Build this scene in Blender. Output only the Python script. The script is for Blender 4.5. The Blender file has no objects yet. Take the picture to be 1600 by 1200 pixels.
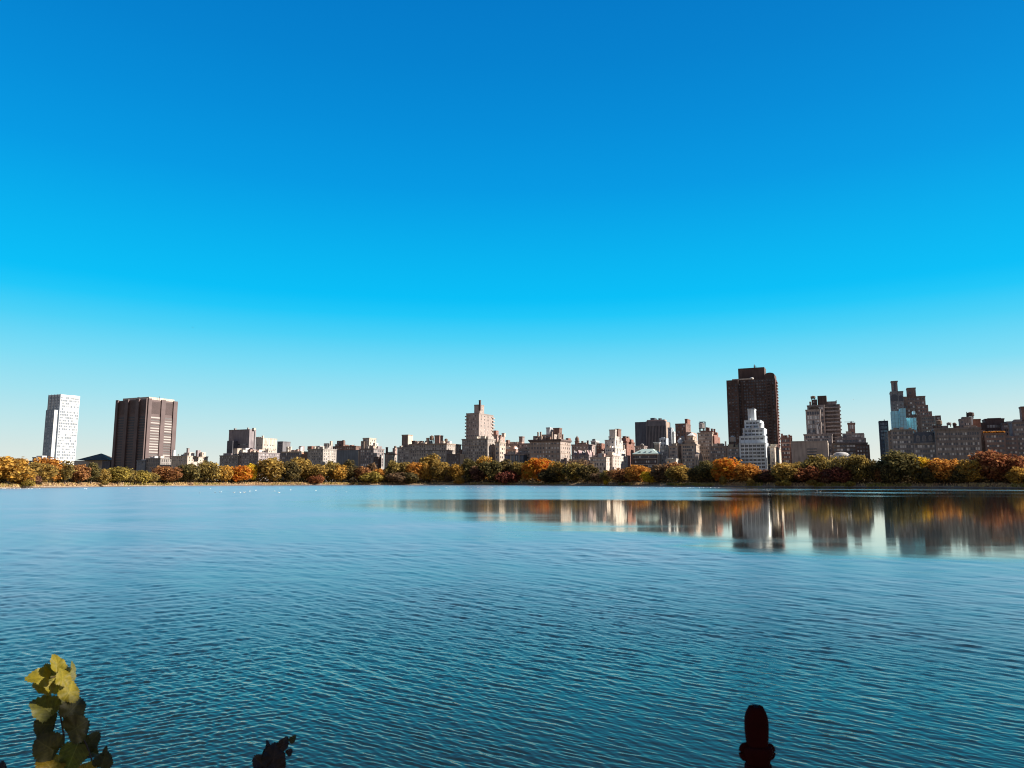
import bpy, bmesh, math, random
import numpy as np
from mathutils import Vector, Matrix, Euler

C = bpy.context.scene.collection
R = math.radians
rnd = random.Random(7)

# ------------------------------------------------------------------ view geometry
F = 1155.0                      # focal length in photo pixels (1600 wide)
YH = 751.5                      # horizon row
HC = 4.0                        # eye height above the water
PITCH = math.atan((YH - 600) / F)
cP, sP = math.cos(PITCH), math.sin(PITCH)
G = R(25)                       # street grid turned against the view
N2 = Vector((math.sin(G), math.cos(G)))      # away from the water, square to the avenue
A2 = Vector((-math.cos(G), math.sin(G)))     # along the avenue to the left
D0 = 773.0                      # perpendicular distance of the avenue front

def ray(px, py):
    u = (px - 800) / F; v = (600 - py) / F
    return Vector((u, cP - v * sP, sP + v * cP))
def at_depth(px, py, Y):
    d = ray(px, py); t = Y / d.y
    return Vector((d.x * t, Y, HC + d.z * t))
def at_plane(px, py, D):
    d = ray(px, py); t = D / (d.x * N2.x + d.y * N2.y)
    return Vector((d.x * t, d.y * t, HC + d.z * t))

SHX = [-1500, -700, 0, 135, 270, 400, 540, 680, 810, 950, 1080, 1210, 1350, 1600, 2300, 3200]
SHZ = [260, 310, 405, 500, 595, 675, 730, 740, 715, 610, 520, 480, 455, 405, 300, 240]
def shore(px):
    return float(np.interp(px, SHX, SHZ))
def ground_z(px, Y):
    o = Y - shore(px)
    return float(np.interp(o, [-2, 0, 1.5, 6, 14, 30, 120, 400], [-.6, 0.05, .8, 1.9, 2.9, 3.2, 3.4, 3.4]))

# ------------------------------------------------------------------ object helpers
def tag(o, label=None, cat=None, group=None, kind=None):
    if label: o['label'] = label
    if cat: o['category'] = cat
    if group: o['group'] = group
    if kind: o['kind'] = kind
    return o
def empty(name, loc, rz=0.0):
    o = bpy.data.objects.new(name, None); C.objects.link(o)
    o.location = loc; o.rotation_euler = (0, 0, rz); o.empty_display_size = .5
    return o
def obj(name, bm, mats, parent=None, smooth=False):
    me = bpy.data.meshes.new(name)
    if isinstance(bm, bmesh.types.BMesh):
        bm.normal_update(); bm.to_mesh(me); bm.free()
    else:
        me.from_pydata(bm[0], [], bm[1])
    if not isinstance(mats, (list, tuple)): mats = [mats]
    for m in mats: me.materials.append(m)
    if smooth: me.polygons.foreach_set('use_smooth', [True] * len(me.polygons))
    o = bpy.data.objects.new(name, me); C.objects.link(o)
    if parent: o.parent = parent
    return o
def link_mesh(name, me, parent=None, loc=(0, 0, 0), rot=(0, 0, 0), sc=(1, 1, 1)):
    o = bpy.data.objects.new(name, me); C.objects.link(o)
    o.location = loc; o.rotation_euler = rot; o.scale = sc
    if parent: o.parent = parent
    return o
def bx(bm, x0, x1, y0, y1, z0, z1, mi=0):
    vs = [bm.verts.new(p) for p in ((x0,y0,z0),(x1,y0,z0),(x1,y1,z0),(x0,y1,z0),(x0,y0,z1),(x1,y0,z1),(x1,y1,z1),(x0,y1,z1))]
    for f in ((3,2,1,0),(4,5,6,7),(0,1,5,4),(1,2,6,5),(2,3,7,6),(3,0,4,7)):
        fc = bm.faces.new([vs[i] for i in f]); fc.material_index = mi
def rings(bm, rs, n=14, cap=True, cx=0, cy=0, sx=1, sy=1, mi=0):
    """lathe: rs = [(radius, z), ...]"""
    L = []
    for r, z in rs:
        L.append([bm.verts.new((cx + sx * r * math.cos(2*math.pi*i/n), cy + sy * r * math.sin(2*math.pi*i/n), z)) for i in range(n)])
    for a, b in zip(L, L[1:]):
        for i in range(n):
            j = (i + 1) % n
            bm.faces.new((a[i], a[j], b[j], b[i])).material_index = mi
    if cap:
        bm.faces.new(L[-1]).material_index = mi
        bm.faces.new(list(reversed(L[0]))).material_index = mi
def tube(bm, pts, radii, n=8):
    L = []
    for k, p in enumerate(pts):
        p = Vector(p)
        d = (Vector(pts[min(k+1, len(pts)-1)]) - Vector(pts[max(k-1, 0)])).normalized()
        q = d.to_track_quat('Z', 'Y')
        L.append([bm.verts.new(p + q @ Vector((radii[k]*math.cos(2*math.pi*i/n), radii[k]*math.sin(2*math.pi*i/n), 0))) for i in range(n)])
    for a, b in zip(L, L[1:]):
        for i in range(n):
            j = (i + 1) % n
            bm.faces.new((a[i], a[j], b[j], b[i]))
    bm.faces.new(L[-1]); bm.faces.new(list(reversed(L[0])))

# ------------------------------------------------------------------ materials
def new_mat(name):
    m = bpy.data.materials.new(name); m.use_nodes = True
    nt = m.node_tree; nt.nodes.clear()
    out = nt.nodes.new('ShaderNodeOutputMaterial')
    return m, nt, out
def nd(nt, t, **kw):
    n = nt.nodes.new(t)
    for k, v in kw.items():
        if k.startswith('i_'):
            n.inputs[k[2:].replace('_', ' ')].default_value = v
        else: setattr(n, k, v)
    return n
def mixc(nt, fac, a, b, blend='MIX'):
    m = nt.nodes.new('ShaderNodeMix'); m.data_type = 'RGBA'; m.blend_type = blend
    for sock, val in ((m.inputs[0], fac), (m.inputs[6], a), (m.inputs[7], b)):
        if hasattr(val, 'links') or hasattr(val, 'is_linked'): nt.links.new(val, sock)
        elif isinstance(val, (int, float)): sock.default_value = val
        else: sock.default_value = (*val, 1) if len(val) == 3 else val
    return m.outputs[2]
def math_n(nt, op, a, b=None, c=None, clamp=False):
    m = nt.nodes.new('ShaderNodeMath'); m.operation = op; m.use_clamp = clamp
    for i, v in enumerate((a, b, c)):
        if v is None: continue
        if isinstance(v, (int, float)): m.inputs[i].default_value = v
        else: nt.links.new(v, m.inputs[i])
    return m.outputs[0]
def ramp(nt, fac, stops, interp='LINEAR'):
    r = nt.nodes.new('ShaderNodeValToRGB'); r.color_ramp.interpolation = interp
    e = r.color_ramp.elements
    while len(e) < len(stops): e.new(.5)
    for i, (p, c) in enumerate(stops):
        e[i].position = p; e[i].color = (*c, 1) if len(c) == 3 else c
    nt.links.new(fac, r.inputs[0])
    return r.outputs[0]

_wm = {}
def wall_mat(col, rough=.85, streak=.25):
    key = (col, rough, streak)
    if key in _wm: return _wm[key]
    m, nt, out = new_mat('masonry')
    p = nd(nt, 'ShaderNodeBsdfPrincipled'); p.inputs['Roughness'].default_value = rough
    tc = nd(nt, 'ShaderNodeTexCoord')
    mp = nd(nt, 'ShaderNodeMapping'); mp.inputs['Scale'].default_value = (.5, .5, .06); nt.links.new(tc.outputs['Object'], mp.inputs[0])
    n1 = nd(nt, 'ShaderNodeTexNoise', i_Scale=1.0, i_Detail=4.0); nt.links.new(mp.outputs[0], n1.inputs['Vector'])
    n2 = nd(nt, 'ShaderNodeTexNoise', i_Scale=.09, i_Detail=3.0); nt.links.new(tc.outputs['Object'], n2.inputs['Vector'])
    oi = nd(nt, 'ShaderNodeObjectInfo')
    dark = tuple(c * (1 - streak) * k for c, k in zip(col, (.9, .88, .88)))
    lite = tuple(min(1, c * (1 + streak * .6)) for c in col)
    c1 = ramp(nt, n1.outputs[0], [(.3, dark), (.5, col), (.72, lite)])
    c2 = ramp(nt, n2.outputs[0], [(.35, (.82, .8, .8)), (.65, (1.1, 1.08, 1.05))])
    c3 = mixc(nt, 1.0, c1, c2, 'MULTIPLY')
    nt.links.new(c3, p.inputs['Base Color']); nt.links.new(p.outputs[0], out.inputs[0])
    _wm[key] = m
    return m
def plain(name, col, rough=.6, metal=0.0, var=.15, scale=3.0):
    m, nt, out = new_mat(name)
    p = nd(nt, 'ShaderNodeBsdfPrincipled'); p.inputs['Roughness'].default_value = rough; p.inputs['Metallic'].default_value = metal
    tc = nd(nt, 'ShaderNodeTexCoord')
    n1 = nd(nt, 'ShaderNodeTexNoise', i_Scale=scale, i_Detail=4.0); nt.links.new(tc.outputs['Object'], n1.inputs['Vector'])
    c = ramp(nt, n1.outputs[0], [(.3, tuple(k * (1 - var) for k in col)), (.7, tuple(min(1, k * (1 + var)) for k in col))])
    nt.links.new(c, p.inputs['Base Color']); nt.links.new(p.outputs[0], out.inputs[0])
    return m
def glass_mat(name, col, blind_sky, share, rough=.12, spec=.9):
    m, nt, out = new_mat(name)
    p = nd(nt, 'ShaderNodeBsdfPrincipled'); p.inputs['Roughness'].default_value = rough
    p.inputs['IOR'].default_value = 1.9
    oi = nd(nt, 'ShaderNodeObjectInfo')
    geo = nd(nt, 'ShaderNodeNewGeometry')
    sm = math_n(nt, 'FRACT', math_n(nt, 'ADD', oi.outputs['Random'], geo.outputs['Random Per Island']))
    c = ramp(nt, sm, [(0, blind_sky), (share, tuple(.5*b + .5*k for b, k in zip(blind_sky, col))), (min(1, share + .15), col), (1, tuple(k * .6 for k in col))], 'CONSTANT')  # pale panes: blinds, brightened to stand in for sky reflected in the glass
    nt.links.new(c, p.inputs['Base Color']); nt.links.new(p.outputs[0], out.inputs[0])
    return m
M_GLASS = glass_mat('window_glass', (.035, .04, .05), (.75, .72, .68), .3)
M_GLASSD = glass_mat('dark_window_glass', (.02, .025, .035), (.2, .2, .2), .08, .2)
M_GLASSB = glass_mat('blue_window_glass', (.05, .09, .16), (.3, .35, .42), .18, .15)
M_FRAME = plain('window_frame_paint', (.3, .28, .26), .6)
M_FRAMEW = plain('white_window_frame', (.7, .69, .66), .5)
M_TANK = plain('tank_wood', (.2, .13, .09), .8)
M_METAL = plain('roof_metal', (.22, .21, .2), .5)
M_DARKMETAL = plain('dark_metal', (.05, .045, .045), .5)
M_GREENROOF = plain('pale_green_copper', (.55, .66, .58), .6)
M_SLATE = plain('slate_roof', (.10, .11, .13), .7)

# ------------------------------------------------------------------ windows
_win = {}
def window_mesh(w, h, glass, frame):
    key = (round(w, 2), round(h, 2), glass.name, frame.name)
    if key in _win: return _win[key]
    bm = bmesh.new(); f = .09 if w < 3 else .14
    bx(bm, -w/2 + f, w/2 - f, .05, .09, f, h - f, 0)                 # pane
    bx(bm, -w/2, -w/2 + f, 0, .12, 0, h, 1); bx(bm, w/2 - f, w/2, 0, .12, 0, h, 1)
    bx(bm, -w/2 + f, w/2 - f, 0, .12, h - f, h, 1); bx(bm, -w/2 + f, w/2 - f, -.08, .12, 0, f, 1)
    if w < 3: bx(bm, -w/2 + f, w/2 - f, .01, .11, h*.5 - .04, h*.5 + .04, 1)
    else:
        k = max(2, int(w / 1.6))
        for i in range(1, k):
            x = -w/2 + w * i / k; bx(bm, x - .06, x + .06, .01, .11, f, h - f, 1)
    me = bpy.data.meshes.new('window'); bm.to_mesh(me); bm.free()
    me.materials.append(glass); me.materials.append(frame)
    _win[key] = me
    return me

class Facade:
    """wall mesh with real recessed openings"""
    def __init__(s): s.v = []; s.f = []
    def quad(s, a, b, c, d):
        i = len(s.v); s.v += [tuple(a), tuple(b), tuple(c), tuple(d)]; s.f.append((i, i+1, i+2, i+3))
    def face(s, o, u, inn, W, z0, z1, cols, rows, rec):
        o = Vector(o); u = Vector(u); inn = Vector(inn); Z = Vector((0, 0, 1))
        P = lambda x, z, d=0: o + u * x + Z * (z) + inn * d
        zs = z0
        for (a, b) in rows:
            s.quad(P(0, zs), P(W, zs), P(W, a), P(0, a))
            xs = 0
            for (l, r) in cols:
                s.quad(P(xs, a), P(l, a), P(l, b), P(xs, b))
                s.quad(P(l, a), P(l, a, rec), P(l, b, rec), P(l, b)); s.quad(P(r, a, rec), P(r, a), P(r, b), P(r, b, rec))
                s.quad(P(l, a), P(r, a), P(r, a, rec), P(l, a, rec)); s.quad(P(l, b, rec), P(r, b, rec), P(r, b), P(l, b))
                s.quad(P(l, a, rec), P(r, a, rec), P(r, b, rec), P(l, b, rec))
                xs = r
            s.quad(P(xs, a), P(W, a), P(W, b), P(xs, b))
            zs = b
        s.quad(P(0, zs), P(W, zs), P(W, z1), P(0, z1))
def spans(W, sp, w, n=None, margin=1.2):
    if n is None: n = max(1, int((W - 2*margin + (sp - w)) / sp))
    if n <= 0: return []
    w = min(w, (W - 2*margin) / n * .85)
    step = (W - 2*margin) / n
    return [(margin + step*(i+.5) - w/2, margin + step*(i+.5) + w/2) for i in range(n)]

BUILD = []
class Building:
    def __init__(s, name, label, cat, col, boxes, group=None, glass=M_GLASS, frame=M_FRAME, cornice=None):
        s.wins = []; s.glass = glass; s.frame = frame
        b0 = boxes[0]; D = D0 + b0[4]
        P = at_plane(b0[1], b0[3], D)
        s.z0 = 2.6
        s.org = Vector((P.x, P.y, s.z0)); s.th = -G
        s.root = empty(name, s.org, s.th); tag(s.root, label, cat, group)
        s.col = col; s.top0 = None; s.boxes = []
        for b in boxes: s.box(*b)
        BUILD.append(s)
    def loc(s, p):
        q = p - s.org
        return Vector((q.x * -A2.x + q.y * -A2.y, q.x * N2.x + q.y * N2.y, q.z))
    def at(s, px, py, dOff):
        return s.loc(at_plane(px, py, D0 + dOff))
    def dims(s, xl, xm, xr, yt, dOff, depth=None):
        D = D0 + dOff
        P = at_plane(xm, yt, D); L = at_plane(xl, yt, D)
        w = max(1.0, (L - P).xy.dot(A2))
        d = None
        if xr is not None and xr > xm + .3:
            dr = ray(xr, yt); den = dr.x * A2.x + dr.y * A2.y
            t = (P.x * A2.x + P.y * A2.y) / den
            d = (Vector((dr.x * t, dr.y * t)) - P.xy).dot(N2)
            if d < 3 or d > 90: d = None
        if depth: d = depth
        if d is None: d = 20
        q = s.loc(P)
        return q.x - w, q.x, q.y, q.y + d, q.z
    def box(s, xl, xm, xr, yt, dOff, o=None):
        o = o or {}
        x0, x1, y0, y1, z1 = s.dims(xl, xm, xr, yt, dOff, o.get('depth'))
        first = s.top0 is None
        if first or o.get('full'): z0 = 0.0
        else: z0 = min(s.top0, z1 - 2) - .6
        if 'yb' in o: z0 = s.at(xm, o['yb'], dOff).z
        if first: s.top0 = z1
        col = o.get('col', s.col); mat = o['mat'] if 'mat' in o else wall_mat(col)
        fh = o.get('fh', 3.5); ww, wh = o.get('win', (1.4, 1.9)); sp = o.get('sp', 3.3)
        topm = o.get('topm', 1.6)
        zvis = max(z0 + 1, s.at(xm, o.get('ylow', 741), dOff).z)
        rows = []
        z = z1 - topm - wh
        while z > zvis and len(rows) < o.get('rows', 60):
            rows.append((z, z + wh)); z -= fh
        rows.reverse()
        fc = Facade(); W = x1 - x0; Dp = y1 - y0
        cf = [] if o.get('nf') == 0 else spans(W, sp, o.get('wf', ww), o.get('nf'), o.get('mf', 1.2))
        cr = [] if o.get('nr') == 0 else spans(Dp, sp, o.get('wr', ww), o.get('nr'), o.get('mr', 1.2))
        rec = o.get('rec', .35)
        fc.face((x0, y0, 0), (1, 0, 0), (0, 1, 0), W, z0, z1, cf, rows if cf else [], rec)
        fc.face((x1, y0, 0), (0, 1, 0), (-1, 0, 0), Dp, z0, z1, cr, rows if cr else [], rec)
        fc.face((x1, y1, 0), (-1, 0, 0), (0, -1, 0), W, z0, z1, [], [], 0)
        left = o.get('nl', 0)
        cl = spans(Dp, sp, ww, left) if left else []
        fc.face((x0, y1, 0), (0, -1, 0), (1, 0, 0), Dp, z0, z1, cl, rows if cl else [], rec)
        fc.quad((x0, y0, z1), (x1, y0, z1), (x1, y1, z1), (x0, y1, z1))
        wo = obj(o.get('part', 'wall' if first else 'penthouse'), (fc.v, fc.f), mat, s.root)
        skip = o.get('skip', 0)
        for (a, b) in reversed(rows):
            for (l, r) in cf:
                if rnd.random() < skip: continue
                s.wins.append((b - z0, window_mesh(r - l, b - a, o.get('glass', s.glass), s.frame), (x0 + (l+r)/2, y0 + rec - .14, a), 0))
            for (l, r) in cr:
                s.wins.append((b - z0, window_mesh(r - l, b - a, o.get('glass', s.glass), s.frame), (x1 - rec + .14, y0 + (l+r)/2, a), math.pi/2))
            for (l, r) in cl:
                s.wins.append((b - z0, window_mesh(r - l, b - a, o.get('glass', s.glass), s.frame), (x0 + rec - .14, y1 - (l+r)/2, a), -math.pi/2))
        s.boxes.append((x0, x1, y0, y1, z0, z1))
        cn = o.get('cor', .55 if first else 0)
        if cn:
            bm = bmesh.new(); ch = o.get('ch', 1.0)
            bx(bm, x0 - cn, x1 + cn, y0 - cn, y1 + cn, z1 - ch*.55, z1 + ch*.45)
            bx(bm, x0 - cn*.55, x1 + cn*.55, y0 - cn*.55, y1 + cn*.55, z1 - ch*1.1, z1 - ch*.55)
            obj('cornice', bm, wall_mat(o.get('ccol', tuple(c*.9 for c in col))), s.root)
        if o.get('band'):
            bm = bmesh.new()
            for k in o['band']:
                zb = z1 - k; bx(bm, x0 - .25, x1 + .25, y0 - .25, y1, zb, zb + .6)
            obj('string_course', bm, wall_mat(o.get('bcol', tuple(c*.8 for c in col))), s.root)
        return s
    def finish(s):
        full = s.wins[:100]; rest = s.wins[100:]
        for (_, me, p, rz) in full: link_mesh('window', me, s.root, p, (0, 0, rz))
        if rest:
            V = []; Fc = []; mi = []
            mats = []
            for (_, me, p, rz) in rest:
                base = len(V); mt = Matrix.Translation(p) @ Matrix.Rotation(rz, 4, 'Z')
                V += [tuple(mt @ v.co) for v in me.vertices]
                for pl in me.polygons:
                    Fc.append(tuple(base + i for i in pl.vertices))
                    m = me.materials[pl.material_index]
                    if m not in mats: mats.append(m)
                    mi.append(mats.index(m))
            o = obj('distant_windows', (V, Fc), mats, s.root); o.data.polygons.foreach_set('material_index', mi)
            o['kind'] = 'stuff'
    # ---- rooftop parts, given by pixel
    def tank(s, px, yt, yb, dOff, r=None, col=None):
        p0 = s.at(px, yb, dOff); p1 = s.at(px, yt, dOff); H = p1.z - p0.z; r = r or H * .3
        bm = bmesh.new()
        zl = p0.z + H * .3
        rings(bm, [(r, zl), (r*1.02, zl + H*.25), (r*.98, zl + H*.5)], 16, True, p0.x, p0.y)
        rings(bm, [(r*1.08, zl + H*.5), (.08, p1.z)], 16, True, p0.x, p0.y)
        t = obj('water_tank', bm, M_TANK if col is None else wall_mat(col), s.root)
        bm = bmesh.new(); k = max(.15, r*.09)
        for sx in (-1, 1):
            for sy in (-1, 1):
                bx(bm, p0.x + sx*r*.62 - k, p0.x + sx*r*.62 + k, p0.y + sy*r*.62 - k, p0.y + sy*r*.62 + k, p0.z - 1.0, zl - .003)
        bx(bm, p0.x - r*.9, p0.x + r*.9, p0.y - r*.9, p0.y + r*.9, zl - .4, zl - .006)
        obj('tank_stand', bm, M_DARKMETAL, t)
        return s
    def stack(s, px, w, yt, yb, dOff, col=None, name='chimney'):
        a = s.at(px - w/2, yt, dOff); b = s.at(px + w/2, yt, dOff); z0 = s.at(px, yb, dOff).z
        W = b.x - a.x; bm = bmesh.new()
        bx(bm, a.x, b.x, a.y, a.y + W, z0 - 1, a.z); bx(bm, a.x - W*.08, b.x + W*.08, a.y - W*.08, a.y + W*1.08, a.z - .5, a.z + .25)
        obj(name, bm, wall_mat(col or s.col), s.root)
        return s
    def mast(s, px, yt, yb, dOff, r=.25):
        a = s.at(px, yt, dOff); z0 = s.at(px, yb, dOff).z
        bm = bmesh.new(); rings(bm, [(r, z0 - 1), (r, (z0 + a.z)/2), (r*.5, a.z)], 8, True, a.x, a.y)
        obj('mast', bm, M_DARKMETAL, s.root); return s
    def clutter(s, i, n, hmax=4, seed=0, cols=None):
        """bulkheads, lift housings and vents over the roof of box i"""
        rr = random.Random(seed * 31 + n)
        x0, x1, y0, y1, z0, z1 = s.boxes[i]
        for k in range(n):
            w = rr.uniform(2, 6); d = rr.uniform(2.5, 6); h = rr.uniform(1.5, hmax)
            cx = rr.uniform(x0 + w/2 + .5, max(x0 + w/2 + .6, x1 - w/2 - .5)); cy = rr.uniform(y0 + 2.2, max(y0 + 2.3, min(y1 - 2, y0 + 14)))
            bm = bmesh.new(); z = z1 - .05 + .55
            if k % 3 == 2:
                rad = rr.uniform(.35, .7); rings(bm, [(rad, z - .6), (rad, z + h*.8), (rad*1.5, z + h*.82), (rad*1.5, z + h)], 8, True, cx, cy)
                obj('vent_pipe', bm, M_METAL, s.root)
            else:
                bx(bm, cx - w/2, cx + w/2, cy - d/2, cy + d/2, z - .7, z + h); bx(bm, cx - w/2 - .2, cx + w/2 + .2, cy - d/2 - .2, cy + d/2 + .2, z + h - .25, z + h + .12)
                c = rr.choice(cols) if cols else tuple(k2 * rr.uniform(.75, 1.1) for k2 in s.col)
                obj('roof_bulkhead', bm, wall_mat(tuple(round(q, 2) for q in c)), s.root)
        return s
# ------------------------------------------------------------------ palette (real-world base colours)
LIME = (.50, .43, .36); GREY = (.34, .31, .29); TAN = (.40, .31, .25); BROWN = (.21, .13, .105); REDB = (.28, .135, .10)
DKB = (.105, .07, .06); WHITE = (.74, .73, .72); CREAM = (.62, .53, .44); MAUVE = (.33, .28, .28); SLATEC = (.13, .13, .15); PINK = (.46, .32, .27)
M_NET = plain('pale_blue_sheeting', (.40, .80, .95), .6, 0, .12, .15)
M_BROWNMETAL = plain('weathered_brown_steel', (.137, .092, .087), .55, .0, .2, .06)
M_WHITEPANEL = plain('white_panel', (.66, .655, .64), .45, 0, .06, .1)
M_TOWERGLASS = glass_mat('tower_glass', (.20, .23, .27), (.50, .52, .54), .35, .2)
M_BLUEPANEL = plain('grey_blue_panel', (.24, .28, .33), .35, 0, .15, .1)
M_SKYGLASS = plain('dark_skylight_glass', (.10, .075, .06), .9, 0, .3, .2)

# ---- far left
b = Building('low_house', 'low grey and white block just left of the foot of the white tower', 'building', GREY, [
    (51, 57, 60, 714.5, 40, {'nf': 0, 'nr': 0}), (57, 66, 73, 712, 48, {'col': WHITE, 'nf': 0, 'nr': 0, 'full': 1, 'part': 'wall'})])
b = Building('low_house', 'long low grey roofs far left behind golden trees', 'building', MAUVE, [(26, 41, 50, 720, 30, {'nf': 5, 'nr': 0}), (33, 40, 44, 717.5, 34, {'col': CREAM, 'nf': 0, 'nr': 0})])
b = Building('white_tower', 'tall slim white and glass tower at the far left of the skyline', 'tower', (.66, .66, .65), [
    (76.5, 95, 125.3, 616, 90, {'fh': 5.2, 'win': (3.0, 3.6), 'wf': 3.6, 'wr': 3.4, 'nf': 4, 'nr': 11, 'mr': .8, 'skip': .05, 'glass': M_TOWERGLASS, 'mat': M_WHITEPANEL, 'cor': 0, 'topm': 4, 'ylow': 720}),
    (72, 84.8, 90.3, 640, 72, {'part': 'lower_wing', 'full': 1, 'mat': M_BLUEPANEL, 'fh': 4.4, 'win': (4.2, 3.0), 'nf': 3, 'nr': 0, 'cor': 0, 'glass': M_TOWERGLASS, 'ylow': 718, 'mf': .5})],
    glass=M_GLASSD, frame=M_FRAMEW)
x0, x1, y0, y1, z0, z1 = b.boxes[0]
bm = bmesh.new()
for k in range(5):
    xx = x0 + (x1 - x0) * k / 4.0
    bx(bm, xx - .5, xx + .5, y0 - .6, y0 - .01, 0, z1 + .8)
obj('mullion', bm, M_BLUEPANEL, b.root)
bm = bmesh.new(); bx(bm, b.boxes[1][1] + .01, b.boxes[1][1] + .5, b.boxes[1][2] + .3, b.boxes[1][3] - .2, 0, b.boxes[1][5] - .5)
obj('white_side_panel', bm, M_WHITEPANEL, b.root)
b.frame = M_FRAMEW
bm = bmesh.new(); bx(bm, x1 - .2, x1 + .35, y0 + (y1 - y0)*.5, y1, z1 - 5, z1 + .3); obj('roof_screen', bm, M_WHITEPANEL, b.root)

# glazed gable hall
b = Building('glazed_hall', 'low pale hall with a dark glazed gable roof between white tower and dark slab', 'building', CREAM, [(116, 160, 163, 719.5, 45, {'nf': 0, 'nr': 0, 'depth': 30, 'cor': .2})])
x0, x1, y0, y1, z0, z1 = b.boxes[0]
L = b.at(122, 719, 45); Rr = b.at(166, 719, 45); T = b.at(144, 708, 45)
bm = bmesh.new(); zz = z1 + .5
def prism(bm, tri, y0, y1):
    f = [bm.verts.new((x, y0, z)) for x, z in tri]; g = [bm.verts.new((x, y1, z)) for x, z in tri]
    bm.faces.new(f); bm.faces.new(list(reversed(g)))
    for i in range(len(f)):
        j = (i + 1) % len(f); bm.faces.new((f[j], f[i], g[i], g[j]))
hw = (Rr.x - L.x) * .5; cx, cy = T.x + 1, y0 + 16
ca, sa = math.cos(R(-52)), math.sin(R(-52)); rad = hw * 1.15
base = [bm.verts.new((cx + rad*(x*ca - y*sa), cy + rad*(x*sa + y*ca), zz)) for x, y in ((-1,-.6),(1,-.6),(1,.6),(-1,.6))]
ap = [bm.verts.new((cx, cy, T.z))]
for i in range(4): bm.faces.new((base[i], base[(i+1) % 4], ap[0]))
bm.faces.new(list(reversed(base)))
rf = obj('skylight_roof', bm, M_SKYGLASS, b.root)
bm = bmesh.new(); A_ = Vector((cx, cy, T.z)); Bs = [Vector((cx + rad*(x*ca - y*sa), cy + rad*(x*sa + y*ca), zz)) for x, y in ((-1,-.6),(1,-.6))]
for k in range(11):
    f = k/10; p_ = Bs[0].lerp(Bs[1], f); tube(bm, [p_ + Vector((0, 0, .1)), p_.lerp(A_, 1 - abs(2*f - 1)*.0 - .02) + Vector((0, 0, .1))], [.13, .1], 5)
obj('glazing_ribs', bm, M_METAL, rf)
b = Building('low_house', 'low dark wall block against the left foot of the dark slab', 'building', SLATEC, [(160, 172, 180, 721, 36, {'nf': 0, 'nr': 0, 'cor': .3})])

# ---- dark hospital slab with recessed bays
b = Building('dark_slab_tower', 'broad dark brown slab tower with recessed bays and ribbon windows', 'tower', DKB, [
    (183.3, 231.3, 277, 623.5, 37, {'nf': 0, 'nr': 0, 'mat': M_BROWNMETAL, 'cor': 0})])
x0, x1, y0, y1, z0, z1 = b.boxes[0]
def piers(b, lst, face, z0, z1, proud, mat):
    x0, x1, y0, y1 = b.boxes[0][:4]
    for (f0, f1) in lst:
        bm = bmesh.new()
        if face == 'f': bx(bm, x0 + (x1-x0)*f0, x0 + (x1-x0)*f1, y0 - proud, y0 - .01, z0, z1 + 1.2)
        else: bx(bm, x1 + .01, x1 + proud, y0 + (y1-y0)*f0, y0 + (y1-y0)*f1, z0, z1 + 1.2)
        obj('pier', bm, mat, b.root)
piers(b, [(0, .075), (.31, .41), (.66, .76), (.985, 1)], 'f', 0, z1, 2.6, M_BROWNMETAL)
piers(b, [(0, .11), (.44, .58), (.86, 1)], 'r', 0, z1, 2.0, M_BROWNMETAL)
def ribbons(b, bays, face, ztop, fh, n, h, mat_g, frame, zmin):
    x0, x1, y0, y1 = b.boxes[0][:4]
    for (f0, f1) in bays:
        bm = bmesh.new()
        for k in range(n):
            z = ztop - k * fh
            if z - h < zmin: break
            if face == 'f':
                l = x0 + (x1-x0)*f0; r = x0 + (x1-x0)*f1; W = r - l
                link_mesh('window', window_mesh(W, h, mat_g, frame), b.root, ((l+r)/2, y0 - .45, z - h))
                bx(bm, l, r, y0 - .75, y0 - .012, z - fh + .02, z - h - .02)
            else:
                l = y0 + (y1-y0)*f0; r = y0 + (y1-y0)*f1; W = r - l
                link_mesh('window', window_mesh(W, h, mat_g, frame), b.root, (x1 + .45, (l+r)/2, z - h), (0, 0, math.pi/2))
                bx(bm, x1 + .012, x1 + .75, l, r, z - fh + .02, z - h - .02)
        obj('spandrel_band', bm, M_BROWNMETAL, b.root)
M_SLABGLASS = plain('slab_glass', (.05, .055, .065), .3)
M_FRAMELIT = plain('sunlit_steel_frame', (.36, .32, .30), .5)  # paler copy of the ribbon frame, sunlight put into its colour
M_GLASSPALE = glass_mat('bright_toned_glass', (.14, .125, .12), (.50, .46, .42), .5, .2)  # ribbon glass toned paler for the sunlit side; also bright window pairs
H = z1
ribbons(b, [(.09, .3), (.42, .65), (.77, .98)], 'f', H*.79, H*.0324, 23, H*.016, M_SLABGLASS, M_DARKMETAL, 8)
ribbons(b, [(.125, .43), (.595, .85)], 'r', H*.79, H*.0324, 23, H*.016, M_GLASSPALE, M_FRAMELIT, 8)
for (f0, f1) in ((.13, .425), (.6, .845)):
    bm = bmesh.new(); k = 0
    l = y0 + (y1-y0)*f0; r = y0 + (y1-y0)*f1
    zz = H*.83
    while zz < H*.98: bx(bm, x1 + .01, x1 + .5, l, r, zz, zz + .55); zz += .9
    obj('louvre_panel', bm, M_BROWNMETAL, b.root)
for (f0, f1) in ((.085, .305), (.415, .655), (.765, .98)):
    bm = bmesh.new(); zz = H*.83
    while zz < H*.985: bx(bm, x0 + (x1-x0)*f0, x0 + (x1-x0)*f1, y0 - .5, y0 - .01, zz, zz + .55); zz += .9
    obj('louvre_panel', bm, M_BROWNMETAL, b.root)
bm = bmesh.new(); bx(bm, x0 + 8, x1 - 3, y0 + 4, y1 - 3, z1 - .5, z1 + 4.2); obj('penthouse', bm, wall_mat(CREAM), b.root)
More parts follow.
